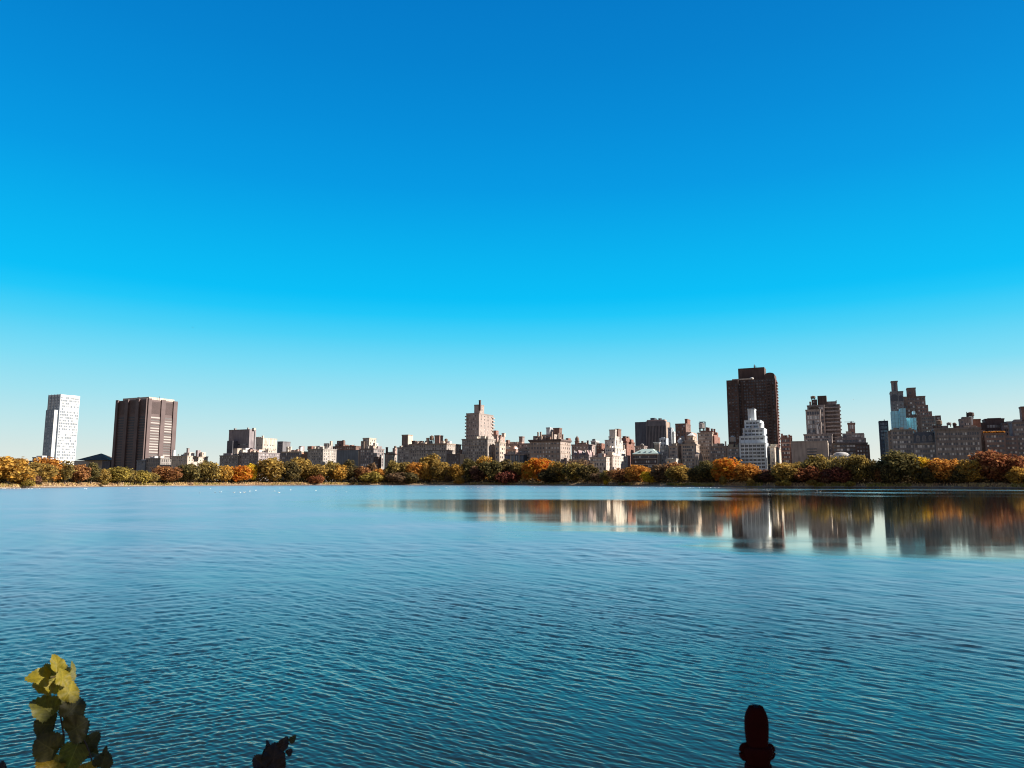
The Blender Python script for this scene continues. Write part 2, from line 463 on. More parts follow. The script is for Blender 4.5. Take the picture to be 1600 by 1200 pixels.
b.mast(249, 619.5, 625, 60, .5); b.stack(216, 2.2, 621, 625, 42, DKB, 'roof_fan'); b.stack(219, 1.6, 621.4, 625, 42, DKB, 'roof_fan'); b.stack(236, 2, 622.2, 626, 46, WHITE, 'roof_fan')

# ---- low row under it
b = Building('low_house', 'small grey-blue block with a white roof hut before the dark slab', 'building', (.24, .26, .30), [(214, 227, 229, 719.5, 0, {'nf': 2, 'nr': 0, 'depth': 14, 'rows': 2}), (221, 226.5, 228, 717.8, 3, {'col': WHITE, 'nf': 0, 'nr': 0, 'depth': 6})])
b = Building('apartment_block', 'small block with dark striped front and cream lit side beside the dark slab', 'building', GREY, [(228, 251, 269, 716, 2, {'sp': 4.2, 'win': (1.5, 4), 'fh': 5.6, 'nr': 5, 'wr': 1.3})], glass=M_GLASSD)
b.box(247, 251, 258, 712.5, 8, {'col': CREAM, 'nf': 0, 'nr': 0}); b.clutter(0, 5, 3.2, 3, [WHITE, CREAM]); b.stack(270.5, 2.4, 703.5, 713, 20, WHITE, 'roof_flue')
b = Building('apartment_block', 'cream apartment block with thin chimney right of the striped block', 'building', CREAM, [(268, 293, 325, 712.5, 4, {'nr': 7, 'nf': 7})])
b.box(288, 296, 304, 707, 10, {'nf': 0, 'nr': 2}); b.box(306, 309, 314, 703.5, 16, {'col': MAUVE, 'nf': 0, 'nr': 0}); b.stack(292.7, 2.2, 700.5, 712, 9, MAUVE); b.clutter(0, 6, 4, 5, [CREAM, WHITE, GREY])
b.box(313, 316, 322, 706.5, 20, {'nf': 0, 'nr': 2})

# ---- second hospital group
b = Building('hospital_block', 'grey slab block with bright right end left of the cream block', 'building', (.29, .25, .26), [
    (358, 390, 400.3, 671, 60, {'rows': 3, 'topm': 21, 'fh': 7.5, 'win': (4.5, 2.2), 'nf': 7, 'nr': 0, 'cor': .2}),
    (355, 363.8, 366, 688.5, 50, {'part': 'annex', 'full': 1, 'col': SLATEC, 'nf': 0, 'nr': 0})])
b.box(394, 397, 400, 668.6, 66, {'col': CREAM, 'nf': 0, 'nr': 0}); b.stack(366.5, 2, 669.6, 672, 70, GREY, 'roof_fan'); b.stack(387, 1.6, 668.4, 672, 64, GREY, 'roof_fan')
x0, x1, y0, y1, z0, z1 = b.boxes[0]
bm = bmesh.new(); bx(bm, x1 + .01, x1 + .5, y0 + (y1-y0)*.72, y0 + (y1-y0)*.82, 0, z1 - 2); obj('vertical_slot', bm, M_DARKMETAL, b.root)
b = Building('hospital_block', 'bright cream flat block between two grey blocks left of centre', 'building', CREAM, [(400, 411, 433, 684.5, 52, {'nr': 8, 'nf': 3, 'topm': 9, 'fh': 5.6, 'win': (1.5, 2.0), 'cor': .2})])
b.stack(410, 1.8, 681, 686, 60, CREAM); b.box(400, 406, 410, 682.5, 58, {'nf': 0, 'nr': 0})
b = Building('office_block', 'small grey glass block right of the cream block', 'building', (.2, .19, .2), [(433.5, 442, 443.3, 690, 60, {'nf': 4, 'nr': 0, 'depth': 16, 'fh': 3.6, 'cor': .15})], glass=M_GLASSD)
b = Building('apartment_block', 'low grey flat block at the foot of the grey slab block', 'building', GREY, [(343.5, 372, 374, 711.5, 0, {'nf': 12, 'nr': 0, 'depth': 18, 'band': [4.6]})])
b.box(349, 362, 365, 708, 6, {'col': MAUVE, 'nf': 0, 'nr': 0}); b.clutter(0, 4, 2.6, 8, [TAN, GREY])
b = Building('mansard_block', 'wide apartment block with grey windowed front, cream side and arched roof gable', 'building', MAUVE, [(374, 404, 437, 707, 3, {'nf': 11, 'nr': 11, 'cor': .5, 'band': [5]})])
b.box(364.5, 371, 377, 701, 10, {'col': CREAM, 'nf': 0, 'nr': 0, 'cor': .3}); b.box(387, 397, 402, 703.5, 8, {'nf': 4, 'nr': 1, 'cor': .3}); b.box(400, 405, 412, 702.3, 14, {'col': CREAM, 'nf': 1, 'nr': 2})
b.box(415, 419, 430, 702.5, 22, {'col': CREAM, 'nf': 0, 'nr': 3, 'cor': .3}); b.box(379, 384, 391, 700, 16, {'col': WHITE, 'nf': 0, 'nr': 0}); b.clutter(0, 8, 4.5, 11, [CREAM, WHITE, PINK, MAUVE])
P = b.at(392, 703.6, 8)
bm = bmesh.new(); pts = [(math.cos(math.pi*k/12)*4.6, math.sin(math.pi*k/12)*2.6) for k in range(13)]
prism(bm, [(P.x + x, P.z + .3 + z) for x, z in reversed(pts)], P.y + .2, P.y + 5); obj('arched_gable', bm, wall_mat(MAUVE), b.root)
b = Building('apartment_block', 'dark arcaded apartment block with orange lit side and paired chimneys', 'building', (.25, .22, .21), [(440, 471, 481, 705.5, 0, {'nf': 11, 'nr': 2, 'win': (1.7, 3.2), 'fh': 5, 'ccol': CREAM})])
x0, x1, y0, y1, z0, z1 = b.boxes[0]
bm = bmesh.new(); bx(bm, x1 + .01, x1 + .4, y0 + 1, y1 - 1, z1*.45, z1 - 1.5); obj('painted_sunlit_panel', bm, wall_mat((.5, .27, .17)), b.root)  # orange sunlit side painted in as a brighter panel
for px in (448.5, 453): b.stack(px, 2.4, 698.3, 705, 6, CREAM)
b.box(467, 471, 476, 697, 12, {'col': MAUVE, 'nf': 0, 'nr': 0}); b.stack(468.4, 3, 699, 705, 6, WHITE); b.clutter(0, 4, 3, 14, [CREAM, PINK])
b = Building('apartment_block', 'apartment block with grey front and bright cream side under a red roof hut', 'building', GREY, [(481, 505, 526, 701.5, 0, {'nf': 8, 'nr': 6, 'col': (.44, .40, .36)})])
b.box(480.5, 487, 489, 697, 8, {'col': REDB, 'nf': 0, 'nr': 0, 'depth': 8}); b.stack(496.8, 6, 697, 703, 8, WHITE, 'roof_hut'); b.box(506, 512, 520, 692.5, 18, {'nf': 2, 'nr': 2, 'fh': 4}); b.stack(516.6, 2.2, 689.5, 695, 20, CREAM); b.clutter(0, 5, 3.2, 17, [CREAM, GREY])
b = Building('apartment_block', 'brown house with a dark little roof tower behind the blue blank wall', 'building', BROWN, [(520, 556, 561, 697, 40, {'nf': 10, 'nr': 1, 'depth': 16})])
b.box(526.5, 534, 536.5, 688.5, 46, {'nf': 2, 'nr': 1, 'depth': 8}); b.stack(536, 2, 688, 697, 46, BROWN); b.clutter(0, 9, 3, 20, [BROWN, REDB, TAN, CREAM])
b = Building('blank_wall_block', 'plain blue-grey blank walled block with an edge painted sunlit cream', 'building', (.19, .215, .25), [(526, 560, 561.6, 703.5, 0, {'nf': 0, 'nr': 0, 'depth': 14, 'cor': .15})])
x0, x1, y0, y1, z0, z1 = b.boxes[0]
bm = bmesh.new(); bx(bm, x1 + .16, x1 + .7, y0 - .2, y1, 0, z1 - 1); obj('painted_sunlit_side', bm, wall_mat(CREAM), b.root)  # sunlit edge put in as a thin cream sheet
b = Building('stepped_block', 'stepped apartment block with white roof towers and dark bay windows', 'building', (.30, .25, .24), [
    (562, 584, 600, 701, 0, {'nf': 6, 'nr': 5, 'win': (2.2, 2.4)}),
    (567, 577, 588, 684.5, 12, {'col': CREAM, 'nf': 2, 'nr': 3, 'win': (2, 2.4), 'cor': .3}), (564, 569, 572, 689, 9, {'nf': 1, 'nr': 0, 'col': TAN}), (583, 586, 591, 692, 14, {'col': CREAM, 'nr': 1, 'nf': 1}), (588, 591, 597, 697, 18, {'col': MAUVE, 'nr': 1, 'nf': 1})])
b.box(584.3, 591.5, 592.5, 713.5, -6, {'part': 'annex', 'full': 1, 'col': DKB, 'nf': 2, 'nr': 0, 'depth': 6}); b.clutter(0, 4, 3.5, 23, [CREAM, TAN])
b = Building('apartment_block', 'narrow brown house with bright cream side and dark cornice', 'building', (.36, .29, .25), [(601, 606, 620, 708.5, 0, {'nf': 1, 'nr': 6, 'ccol': BROWN, 'cor': .8})])
b.stack(603.8, 2.2, 699, 708, 5, DKB); b.box(613.5, 616, 620.5, 700, 14, {'col': PINK, 'nf': 0, 'nr': 1}); b.tank(617.5, 696.5, 701, 22, 1.6); b.clutter(0, 3, 2, 25, [CREAM])
b = Building('tower_block_house', 'grey apartment block carrying a tall square brown roof tower', 'building', (.38, .34, .32), [(621, 640, 641.5, 699, 2, {'nf': 6, 'nr': 0, 'depth': 18}),
    (628, 637.3, 645, 679.5, 10, {'col': (.27, .2, .17), 'nf': 0, 'nr': 2, 'win': (1.2, 1.6), 'cor': .35, 'ccol': TAN})])
x0, x1, y0, y1, z0, z1 = b.boxes[1]
bm = bmesh.new(); bx(bm, x1 + .01, x1 + .4, y0 - .2, y1, z1 - 17, z1 - .9); obj('painted_sunlit_side', bm, wall_mat(CREAM), b.root)  # roof tower's sunlit side coloured in with a paler sheet
b.clutter(0, 3, 3, 26, [CREAM, TAN])
b = Building('long_apartment_block', 'long grey block with dark cornice line and water tanks left of centre tower', 'building', (.36, .31, .29), [
    (640, 698, 720.5, 693, 0, {'nf': 16, 'nr': 7, 'col': (.42, .37, .33), 'band': [8.3], 'bcol': (.12, .1, .1), 'ccol': TAN})])
b.box(679, 686.5, 689.5, 680.5, 12, {'col': (.34, .22, .18), 'nf': 0, 'nr': 0, 'depth': 9, 'cor': .3}); b.tank(674.5, 680, 690.5, 10, 2.6); b.tank(697, 685, 692, 14, 2.0); b.stack(667.5, 3, 684.5, 693, 8, TAN); b.stack(646, 5, 689, 693.5, 8, BROWN, 'roof_hut'); b.stack(656.5, 5, 689.3, 693.5, 8, BROWN, 'roof_hut')
b.box(664, 670, 676, 688.5, 16, {'nf': 1, 'nr': 1, 'col': CREAM}); b.clutter(0, 12, 3, 29, [CREAM, TAN, BROWN, WHITE])
b = Building('town_house', 'low dark fronted house with bright end wall left of centre', 'building', (.17, .145, .14), [(699, 718, 721.5, 709.8, -8, {'nf': 5, 'nr': 0, 'depth': 12, 'cor': .3})])
x0, x1, y0, y1, z0, z1 = b.boxes[0]
bm = bmesh.new(); bx(bm, x1 + .31, x1 + .7, y0 + .2, y1, 0, z1 + .6); obj('painted_sunlit_end', bm, wall_mat(CREAM), b.root)  # sun on the end of the house, painted as a cream sheet
b.stack(719.5, 3, 702.5, 710, 2, BROWN)

# ---- centre tower
b = Building('brick_tower', 'tall grey-tan apartment tower with roof mast at the centre of the skyline', 'tower', (.40, .33, .295), [
    (728.5, 748.5, 771, 645.5, 32, {'nf': 6, 'nr': 4, 'win': (1.9, 1.7), 'wf': 1.2, 'fh': 4.1, 'skip': .25, 'cor': .25, 'topm': 2.2}),
    (741, 749.8, 756.5, 632.5, 42, {'nf': 0, 'nr': 1, 'cor': .2})])
x0, x1, y0, y1, z0, z1 = b.boxes[0]
for k in range(12):
    z = z1 - 4.3 - k * 4.1
    bm = bmesh.new(); bx(bm, x1 - 2.2, x1 + 1.5, y1 - 3.2, y1 + 1.2, z, z + 1.5); obj('balcony', bm, wall_mat((.40, .33, .295)), b.root)
    bm = bmesh.new(); bx(bm, x0 - 1.2, x0 + 2.0, y0 - 1.1, y0 + 1.5, z, z + 1.5); obj('balcony', bm, wall_mat((.40, .33, .295)), b.root)
b.stack(749.3, 2.3, 625.5, 640, 41, DKB)
b = Building('apartment_block', 'broad grey block with light window row below the centre tower', 'building', (.40, .35, .31), [
    (722, 762, 774, 685.5, 2, {'nf': 12, 'nr': 4, 'band': [7.5], 'bcol': TAN}), (753, 762.3, 772, 682, 8, {'nf': 3, 'nr': 3})])
b.box(725, 731, 733, 686.5, 10, {'col': TAN, 'nf': 0, 'nr': 0}); b.stack(748, 3, 681, 688, 8, CREAM); b.clutter(0, 6, 3, 31, [CREAM, TAN])
b = Building('apartment_block', 'narrow cream block joined to the right of the broad grey block', 'building', (.55, .46, .38), [(773.5, 780.5, 790, 690.5, 10, {'nf': 2, 'nr': 3, 'win': (2.4, 2.6), 'fh': 5})])
b.clutter(0, 2, 2.5, 33)
b = Building('apartment_block', 'pinkish brick block rising behind the narrow cream block', 'building', PINK, [(771, 777, 789, 679.5, 45, {'nf': 2, 'nr': 5}), (771, 775, 779, 672.5, 50, {'col': REDB, 'nf': 0, 'nr': 1})])
b.stack(786, 4, 677, 681, 52, CREAM, 'roof_hut')
b = Building('glazed_block', 'low dark blue glazed block with pale columns right of centre tower', 'building', (.06, .085, .12), [(788, 819, 820.5, 709.5, -4, {'nf': 12, 'nr': 0, 'depth': 16, 'win': (2, 5.5), 'fh': 7, 'ccol': MAUVE, 'rows': 3})], glass=M_GLASSB)
b.clutter(0, 5, 4, 36, [PINK, CREAM, TAN])
x0, x1, y0, y1, z0, z1 = b.boxes[0]
for k in (4, 6, 9):
    bm = bmesh.new(); xx = x0 + (x1-x0)*k/12; bx(bm, xx - .4, xx + .4, y0 - .5, y0 - .01, 0, z1 - 1.2); obj('pale_column', bm, wall_mat(CREAM), b.root)
b = Building('town_house', 'tan house with a bright right edge behind the low blue block', 'building', (.40, .33, .29), [(810, 829, 832, 702, 4, {'nf': 7, 'nr': 0, 'depth': 14})])
x0, x1, y0, y1, z0, z1 = b.boxes[0]
bm = bmesh.new(); bx(bm, x1 + .56, x1 + .9, y0 + .4, y1, 0, z1 - 1.2); obj('painted_sunlit_side', bm, wall_mat(CREAM), b.root); b.clutter(0, 7, 3.2, 38, [CREAM, PINK, MAUVE])  # bright edge: sunlight painted as a cream strip
b = Building('apartment_block', 'long grey house with a square tower in the dip right of the centre tower', 'building', MAUVE, [(790, 828, 831, 693, 70, {'nf': 12, 'nr': 0, 'depth': 16}), (811, 816.3, 819.5, 682.3, 76, {'col': (.30, .23, .21), 'nf': 0, 'nr': 1, 'cor': .3}), (790, 794, 796, 687.5, 74, {'col': BROWN, 'nf': 0, 'nr': 0, 'depth': 6})])
b.clutter(0, 9, 2.6, 40, [PINK, CREAM, MAUVE])
b = Building('rooftop_houses', 'cluster of small cream and pink stepped roof houses above the low blue block', 'building', PINK, [(787, 806, 812, 702, 30, {'nf': 6, 'nr': 1, 'depth': 14}), (792, 796, 801, 697.5, 34, {'col': CREAM, 'nf': 1, 'nr': 1}), (802, 805, 809, 699, 33, {'col': WHITE, 'nf': 1, 'nr': 1})])
b.clutter(0, 10, 4, 42, [CREAM, PINK, REDB, WHITE])

# ---- palazzo block
b = Building('palazzo_block', 'large tan block with heavy dark cornice and crowded roof right of centre', 'building', (.42, .34, .295), [
    (827.5, 875.5, 891.5, 687, 0, {'nf': 10, 'nr': 5, 'win': (1.8, 2.4), 'fh': 4.6, 'band': [5.4, 15], 'bcol': TAN, 'cor': 1.3, 'ccol': (.16, .12, .11), 'ch': 1.6, 'topm': 3.2}),
    (853.5, 859, 865, 668.3, 16, {'col': (.55, .58, .6), 'nf': 0, 'nr': 1, 'cor': .3}), (864.5, 874, 878, 669, 20, {'col': BROWN, 'nf': 0, 'nr': 1, 'cor': .3}), (846, 866, 872, 678.5, 10, {'nf': 6, 'nr': 2}), (833, 843, 848, 681, 8, {'nf': 3, 'nr': 1, 'col': TAN})])
for px, yt in ((840.3, 675.5), (844.5, 675), (862, 675), (872, 677), (879, 679)): b.stack(px, 1.8, yt, 686, 6, TAN)
b.clutter(0, 10, 4, 44, [TAN, BROWN, CREAM]); b.box(884, 888, 892, 684.5, 30, {'col': REDB, 'nf': 0, 'nr': 1})
b = Building('turret_house', 'tan house with a dark domed turret behind the heavy corniced tan block', 'building', (.42, .33, .30), [(893, 919, 929.5, 694.5, 45, {'nf': 8, 'nr': 3, 'win': (1.6, 2), 'topm': 2.5})])
p = b.at(901.7, 690, 50); q = b.at(901.7, 682, 50)
bm = bmesh.new(); r = 2.6; zb = b.boxes[0][5] - 1
rings(bm, [(r, zb), (r, p.z), (r*1.2, p.z + .1), (r*1.2, p.z + .6), (r*.8, p.z + .7), (r*.95, p.z + 2.2), (r*.8, q.z - 1.6), (r*.35, q.z - .5), (.15, q.z + 1)], 14, True, p.x, p.y); obj('turret', bm, wall_mat(BROWN), b.root)
b.stack(909.5, 2.4, 689.5, 696, 50, BROWN); b.stack(918, 2.2, 688.5, 696, 50, DKB); b.clutter(0, 4, 2.2, 46, [TAN, BROWN])
b = Building('apartment_block', 'flat topped grey penthouse block between turret house and white stepped block', 'building', (.30, .29, .28), [(923.5, 930.5, 935.5, 689, 80, {'nf': 3, 'nr': 2, 'cor': .6, 'ccol': WHITE}), (932, 940, 945, 692.5, 84, {'part': 'wing', 'full': 1, 'col': REDB, 'nf': 3, 'nr': 1})])
b.clutter(0, 2, 2, 47)
b = Building('gabled_mansion', 'low mansion with purple-grey gabled roofs and chimneys right of the heavy corniced tan block', 'house', (.38, .31, .31), [(893, 920, 925, 711, 6, {'nf': 8, 'nr': 1, 'depth': 16, 'cor': .3})])
x0, x1, y0, y1, z0, z1 = b.boxes[0]
for k in range(4):
    xc = x0 + (x1 - x0) * (k + .5) / 4; hw = (x1 - x0) / 9
    bm = bmesh.new(); prism(bm, [(xc - hw, z1 + .5), (xc + hw, z1 + .5), (xc, z1 + 4.5 + (k % 2))], y0 + .6, y1 - 1); obj('gable_roof', bm, wall_mat((.36, .25, .25) if k % 2 else (.24, .22, .24)), b.root)
for px in (897, 905, 914, 921): b.stack(px, 1.6, 703.5, 711, 12, CREAM)
b.box(899, 905, 909, 704.5, 16, {'col': PINK, 'nf': 2, 'nr': 1})
b = Building('white_mansion', 'low bright cream mansion with rows of windows behind dark shore trees', 'house', (.66, .57, .50), [(922, 947, 964.5, 714.5, -6, {'nf': 8, 'nr': 5, 'win': (1.5, 2.6), 'fh': 4.6, 'band': [4.2], 'ylow': 745}), (931, 944, 949, 709.5, 2, {'nf': 3, 'nr': 1, 'col': PINK})])
b.clutter(0, 8, 4, 49, [CREAM, PINK, WHITE]); b.stack(926, 1.8, 707, 715, 4, PINK); b.stack(941, 2, 705.5, 715, 4, CREAM)
b = Building('mansion', 'small cream house with dormer roof at the foot of the white stepped block', 'house', (.56, .49, .43), [(948, 957, 968, 711.5, 8, {'nf': 3, 'nr': 4}), (950, 956, 962, 707, 12, {'nf': 1, 'nr': 2, 'col': WHITE})])
b.clutter(0, 4, 3, 50, [CREAM, GREY])
b = Building('stepped_white_block', 'white stepped block with terraces descending to the right and a square top', 'building', (.60, .56, .51), [
    (945, 963, 981, 712, 24, {'nf': 6, 'nr': 7, 'cor': .2}), (945, 961.5, 977.5, 700, 30, {'nf': 5, 'nr': 5, 'cor': .2, 'part': 'setback'}), (945, 960.5, 973, 687.5, 38, {'nf': 3, 'nr': 4, 'win': (1.8, 2), 'cor': .2, 'part': 'setback'}), (951, 961, 968, 682, 44, {'nf': 2, 'nr': 2, 'cor': .2, 'part': 'setback'}),
    (952, 961, 963.5, 671.5, 50, {'nf': 0, 'nr': 1, 'cor': .3}), (961, 966, 970.5, 670.5, 58, {'col': BROWN, 'nf': 0, 'nr': 1, 'cor': .3})])
b.stack(969, 2.2, 684, 690, 46, WHITE); b.stack(974, 2, 696, 702, 40, CREAM); b.clutter(1, 3, 2.5, 52, [WHITE, CREAM])
b = Building('brick_block', 'red-brown brick block with three steps behind the white stepped block', 'building', REDB, [(970, 979, 991.5, 690, 85, {'nf': 3, 'nr': 4}), (970, 978, 985, 684, 92, {'nf': 2, 'nr': 2, 'col': REDB}), (984, 986.5, 990, 686.5, 95, {'nf': 0, 'nr': 1})])
b.clutter(1, 3, 1.6, 53, [REDB, BROWN])
b = Building('glass_slab', 'dark grey slab office with vertical stripes and flat roof', 'tower', (.13, .14, .165), [(992, 1040, 1042.5, 658, 170, {'nf': 0, 'nr': 0, 'depth': 24, 'cor': 0}), (1010.5, 1038.5, 1040, 655.3, 176, {'col': PINK, 'nf': 0, 'nr': 0, 'depth': 12})], glass=M_GLASSD)
x0, x1, y0, y1, z0, z1 = b.boxes[0]
for k in range(14):
    xx = x0 + (x1 - x0) * (.38 + .62 * k / 13); bm = bmesh.new(); bx(bm, xx - .45, xx + .45, y0 - .9, y0 - .01, z1*.12, z1 - 6); obj('fin', bm, wall_mat((.24, .22, .22)), b.root)
bm = bmesh.new(); bx(bm, x0 + (x1-x0)*.36, x1 + .2, y0 - 1.0, y0 - .012, z1 - 5.9, z1 + .5); obj('fascia', bm, wall_mat((.2, .19, .2)), b.root)
bm = bmesh.new(); bx(bm, x1 + .01, x1 + .5, y0 + .5, y1, 0, z1 - .5); obj('painted_sunlit_side', bm, wall_mat(TAN), b.root)  # slab's narrow sunlit side painted as a tan sheet
b.clutter(1, 5, 2, 54)
b = Building('balcony_tower', 'narrow blue-white balcony tower right of the dark striped slab', 'tower', (.42, .46, .5), [(1043.3, 1049, 1050.5, 668.5, 120, {'nf': 2, 'nr': 1, 'depth': 12, 'win': (2.6, 1.7), 'cor': .2}), (1049, 1053, 1055.5, 674, 124, {'part': 'wing', 'full': 1, 'col': (.6, .62, .62), 'nf': 2, 'nr': 1, 'win': (2, 1.7)})])
b.mast(1046.5, 665.8, 669, 125)
b = Building('white_block', 'small cool white block under the narrow balcony tower', 'building', (.62, .68, .74), [(1030.5, 1041, 1042.5, 685, 60, {'nf': 3, 'nr': 0, 'depth': 10, 'win': (2.2, 2.6), 'fh': 5, 'cor': .2})])
b.box(1033, 1038, 1039, 683.6, 63, {'nf': 0, 'nr': 0, 'depth': 4})
b = Building('low_house', 'brown roofs and a small tank behind the green hipped roof', 'building', (.30, .24, .22), [(992, 1006, 1011, 697, 60, {'nf': 4, 'nr': 1}), (1000, 1004, 1006, 695, 64, {'nf': 0, 'nr': 0, 'col': TAN})]); b.tank(1003.5, 693, 697, 62, 1.8, GREY)
b = Building('hipped_house', 'dark banded house under a pale green hipped roof', 'house', (.12, .085, .08), [(989.5, 1027, 1034.5, 709.5, 0, {'nf': 10, 'nr': 3, 'cor': .9, 'ccol': CREAM, 'band': [5, 11], 'bcol': CREAM, 'win': (1.6, 2.2), 'fh': 5})])
x0, x1, y0, y1, z0, z1 = b.boxes[0]
bm = bmesh.new(); zt = b.at(1010, 701.5, 8).z; e = 1.2
v = [bm.verts.new(p) for p in ((x0 - e, y0 - e, z1 + .6), (x1 + e, y0 - e, z1 + .6), (x1 + e, y1 + e, z1 + .6), (x0 - e, y1 + e, z1 + .6), (x0 + 8, (y0+y1)/2 - 3, zt), (x1 - 7, (y0+y1)/2 - 3, zt), (x1 - 7, (y0+y1)/2 + 3, zt), (x0 + 8, (y0+y1)/2 + 3, zt))]
for f in ((0,1,5,4), (1,2,6,5), (2,3,7,6), (3,0,4,7), (4,5,6,7), (3,2,1,0)): bm.faces.new([v[i] for i in f])
rf = obj('hipped_roof', bm, M_GREENROOF, b.root)
bm = bmesh.new()
for k in range(3):
    xx = x0 + 7 + k * (x1 - x0 - 14) / 2; bx(bm, xx - .8, xx + .8, y0 + 1, y0 + 4, z1 + .5, z1 + 3)
obj('dormer', bm, M_SLATE, rf)
b.stack(1025.8, 7.5, 692.5, 706, 24, (.22, .17, .15)); b.stack(1025.8, 8.4, 691.2, 692.6, 23.8, WHITE, 'chimney_cap')
bm = bmesh.new(); bx(bm, x1 + .01, x1 + .45, y0, y1, 0, z1 - 1.2); obj('painted_sunlit_side', bm, wall_mat(CREAM), b.root)  # cream sheet paints the sunlight on the right side
b = Building('town_house', 'cool grey town house between the green roofed house and the tan block', 'building', (.34, .33, .34), [(1031.5, 1044.5, 1045.5, 700, 10, {'nf': 4, 'nr': 0, 'depth': 12, 'win': (1.5, 2.2)})]); b.clutter(0, 3, 3.4, 56, [(.5, .54, .58), GREY])
b = Building('apartment_block', 'tan block with upright windows left of the dark gap beside the crowned block', 'building', (.50, .40, .33), [(1045, 1059, 1061, 697, 6, {'nf': 5, 'nr': 0, 'depth': 14})]); b.box(1052, 1057, 1058, 692.5, 12, {'nf': 0, 'nr': 0, 'col': GREY}); b.clutter(0, 3, 3, 57)
b = Building('low_house', 'pale low front building right under the tan town houses', 'house', (.58, .55, .50), [(1041, 1056, 1066, 717, -18, {'nf': 5, 'nr': 2, 'rows': 2, 'ylow': 750, 'cor': .3}), (1043, 1050, 1056, 715.5, -14, {'nf': 0, 'nr': 0, 'col': WHITE})])
b = Building('crowned_block', 'tan block with stepped crown and small white pyramid roof', 'building', (.52, .42, .34), [
    (1064.5, 1085.5, 1092.5, 694, 6, {'nf': 6, 'nr': 3, 'win': (1.6, 2.1)}), (1071, 1085, 1090, 688, 10, {'nf': 3, 'nr': 2, 'part': 'setback', 'cor': .3}), (1074.5, 1083, 1087, 681, 16, {'nf': 2, 'nr': 1, 'part': 'setback', 'cor': .6, 'win': (2.4, 2.5)})])
x0, x1, y0, y1, z0, z1 = b.boxes[2]; zt = b.at(1080, 675.5, 20).z
bm = bmesh.new(); v = [bm.verts.new(p) for p in ((x0-.4,y0-.4,z1+.5),(x1+.4,y0-.4,z1+.5),(x1+.4,y1+.4,z1+.5),(x0-.4,y1+.4,z1+.5),((x0+x1)/2,(y0+y1)/2,zt))]
for f in ((0,1,4),(1,2,4),(2,3,4),(3,0,4),(3,2,1,0)): bm.faces.new([v[i] for i in f])
obj('pyramid_roof', bm, wall_mat(WHITE), b.root)
b.tank(1063, 684.5, 697, 20, 2.2, WHITE); b.tank(1066.5, 681, 692, 40, 2.4, GREY); b.stack(1070.5, 2, 689, 697, 8, TAN); b.clutter(0, 4, 2.4, 58, [TAN, CREAM])
b = Building('church', 'small grey stone church end with an arched gable among the trees', 'church', (.36, .32, .29), [(1085, 1091, 1098, 716, -10, {'nf': 1, 'nr': 2, 'win': (1, 3), 'cor': .3, 'ylow': 745})])
P = b.at(1093.5, 716, -6); bm = bmesh.new()
x0, x1, y0, y1, z0, z1 = b.boxes[0]
pts = [(y0 + (y1-y0)*.5 - math.cos(math.pi*k/12)*(y1-y0)*.48, z1 + .5 + math.sin(math.pi*k/12)*5) for k in range(13)]
f = [bm.verts.new((x1 + .1, y, z)) for y, z in pts]; g = [bm.verts.new((x0 + .4, y, z)) for y, z in pts]
bm.faces.new(f); bm.faces.new(list(reversed(g)))
for i in range(13): j = (i+1) % 13; bm.faces.new((f[j], f[i], g[i], g[j]))
obj('arched_roof', bm, wall_mat(TAN), b.root)
b = Building('brick_tower_block', 'plain dark brown block with square lift tower left of the water tower', 'building', BROWN, [(1055, 1071.5, 1079, 662, 95, {'nf': 5, 'nr': 2, 'skip': .5, 'cor': .2}), (1070, 1074, 1078.5, 655, 104, {'nf': 0, 'nr': 0, 'col': REDB, 'cor': .2}), (1072, 1080, 1089, 675, 80, {'col': PINK, 'nf': 2, 'nr': 3, 'part': 'wing', 'full': 1})])
b = Building('brick_block', 'tan and red-brown block carrying a large framed water tower', 'building', TAN, [(1090, 1112.5, 1114, 676, 40, {'nf': 6, 'nr': 0, 'depth': 16, 'col': (.44, .35, .29)}),
    (1107, 1114, 1122, 673.5, 46, {'col': REDB, 'nf': 1, 'nr': 3, 'part': 'wing', 'full': 1}), (1112, 1116, 1125, 681, 42, {'col': REDB, 'nf': 1, 'nr': 2, 'part': 'wing', 'full': 1}), (1094, 1108, 1111, 672.5, 46, {'nf': 0, 'nr': 0, 'col': BROWN})])
b.tank(1096.5, 659, 673.5, 48, 3.0, (.5, .45, .42)); 
for px, yt in ((1104, 668), (1107, 668.5), (1112, 670), (1116, 670.5), (1119, 676)): b.stack(px, 2.6, yt, 678, 50, REDB)
p = b.at(1092.5, 659.5, 47); q = b.at(1100.8, 659.5, 47); z0 = b.at(1096, 674, 47).z
bm = bmesh.new()
for xx in (p.x, q.x):
    for yy in (p.y, p.y + (q.x - p.x)): bx(bm, xx - .25, xx + .25, yy - .25, yy + .25, z0 - 1, p.z)
bx(bm, p.x - .3, q.x + .3, p.y - .3, p.y + (q.x - p.x) + .3, p.z, p.z + .4); obj('tank_frame', bm, M_DARKMETAL, b.root)
b = Building('apartment_block', 'long tan block with uneven roofline left of the dark brown high-rise', 'building', (.42, .33, .28), [(1108, 1135, 1136, 697, 12, {'nf': 9, 'nr': 0, 'depth': 16, 'skip': .15})]); b.clutter(0, 9, 3.2, 60, [TAN, CREAM, BROWN]); b.stack(1133.5, 2, 690, 700, 13, CREAM)
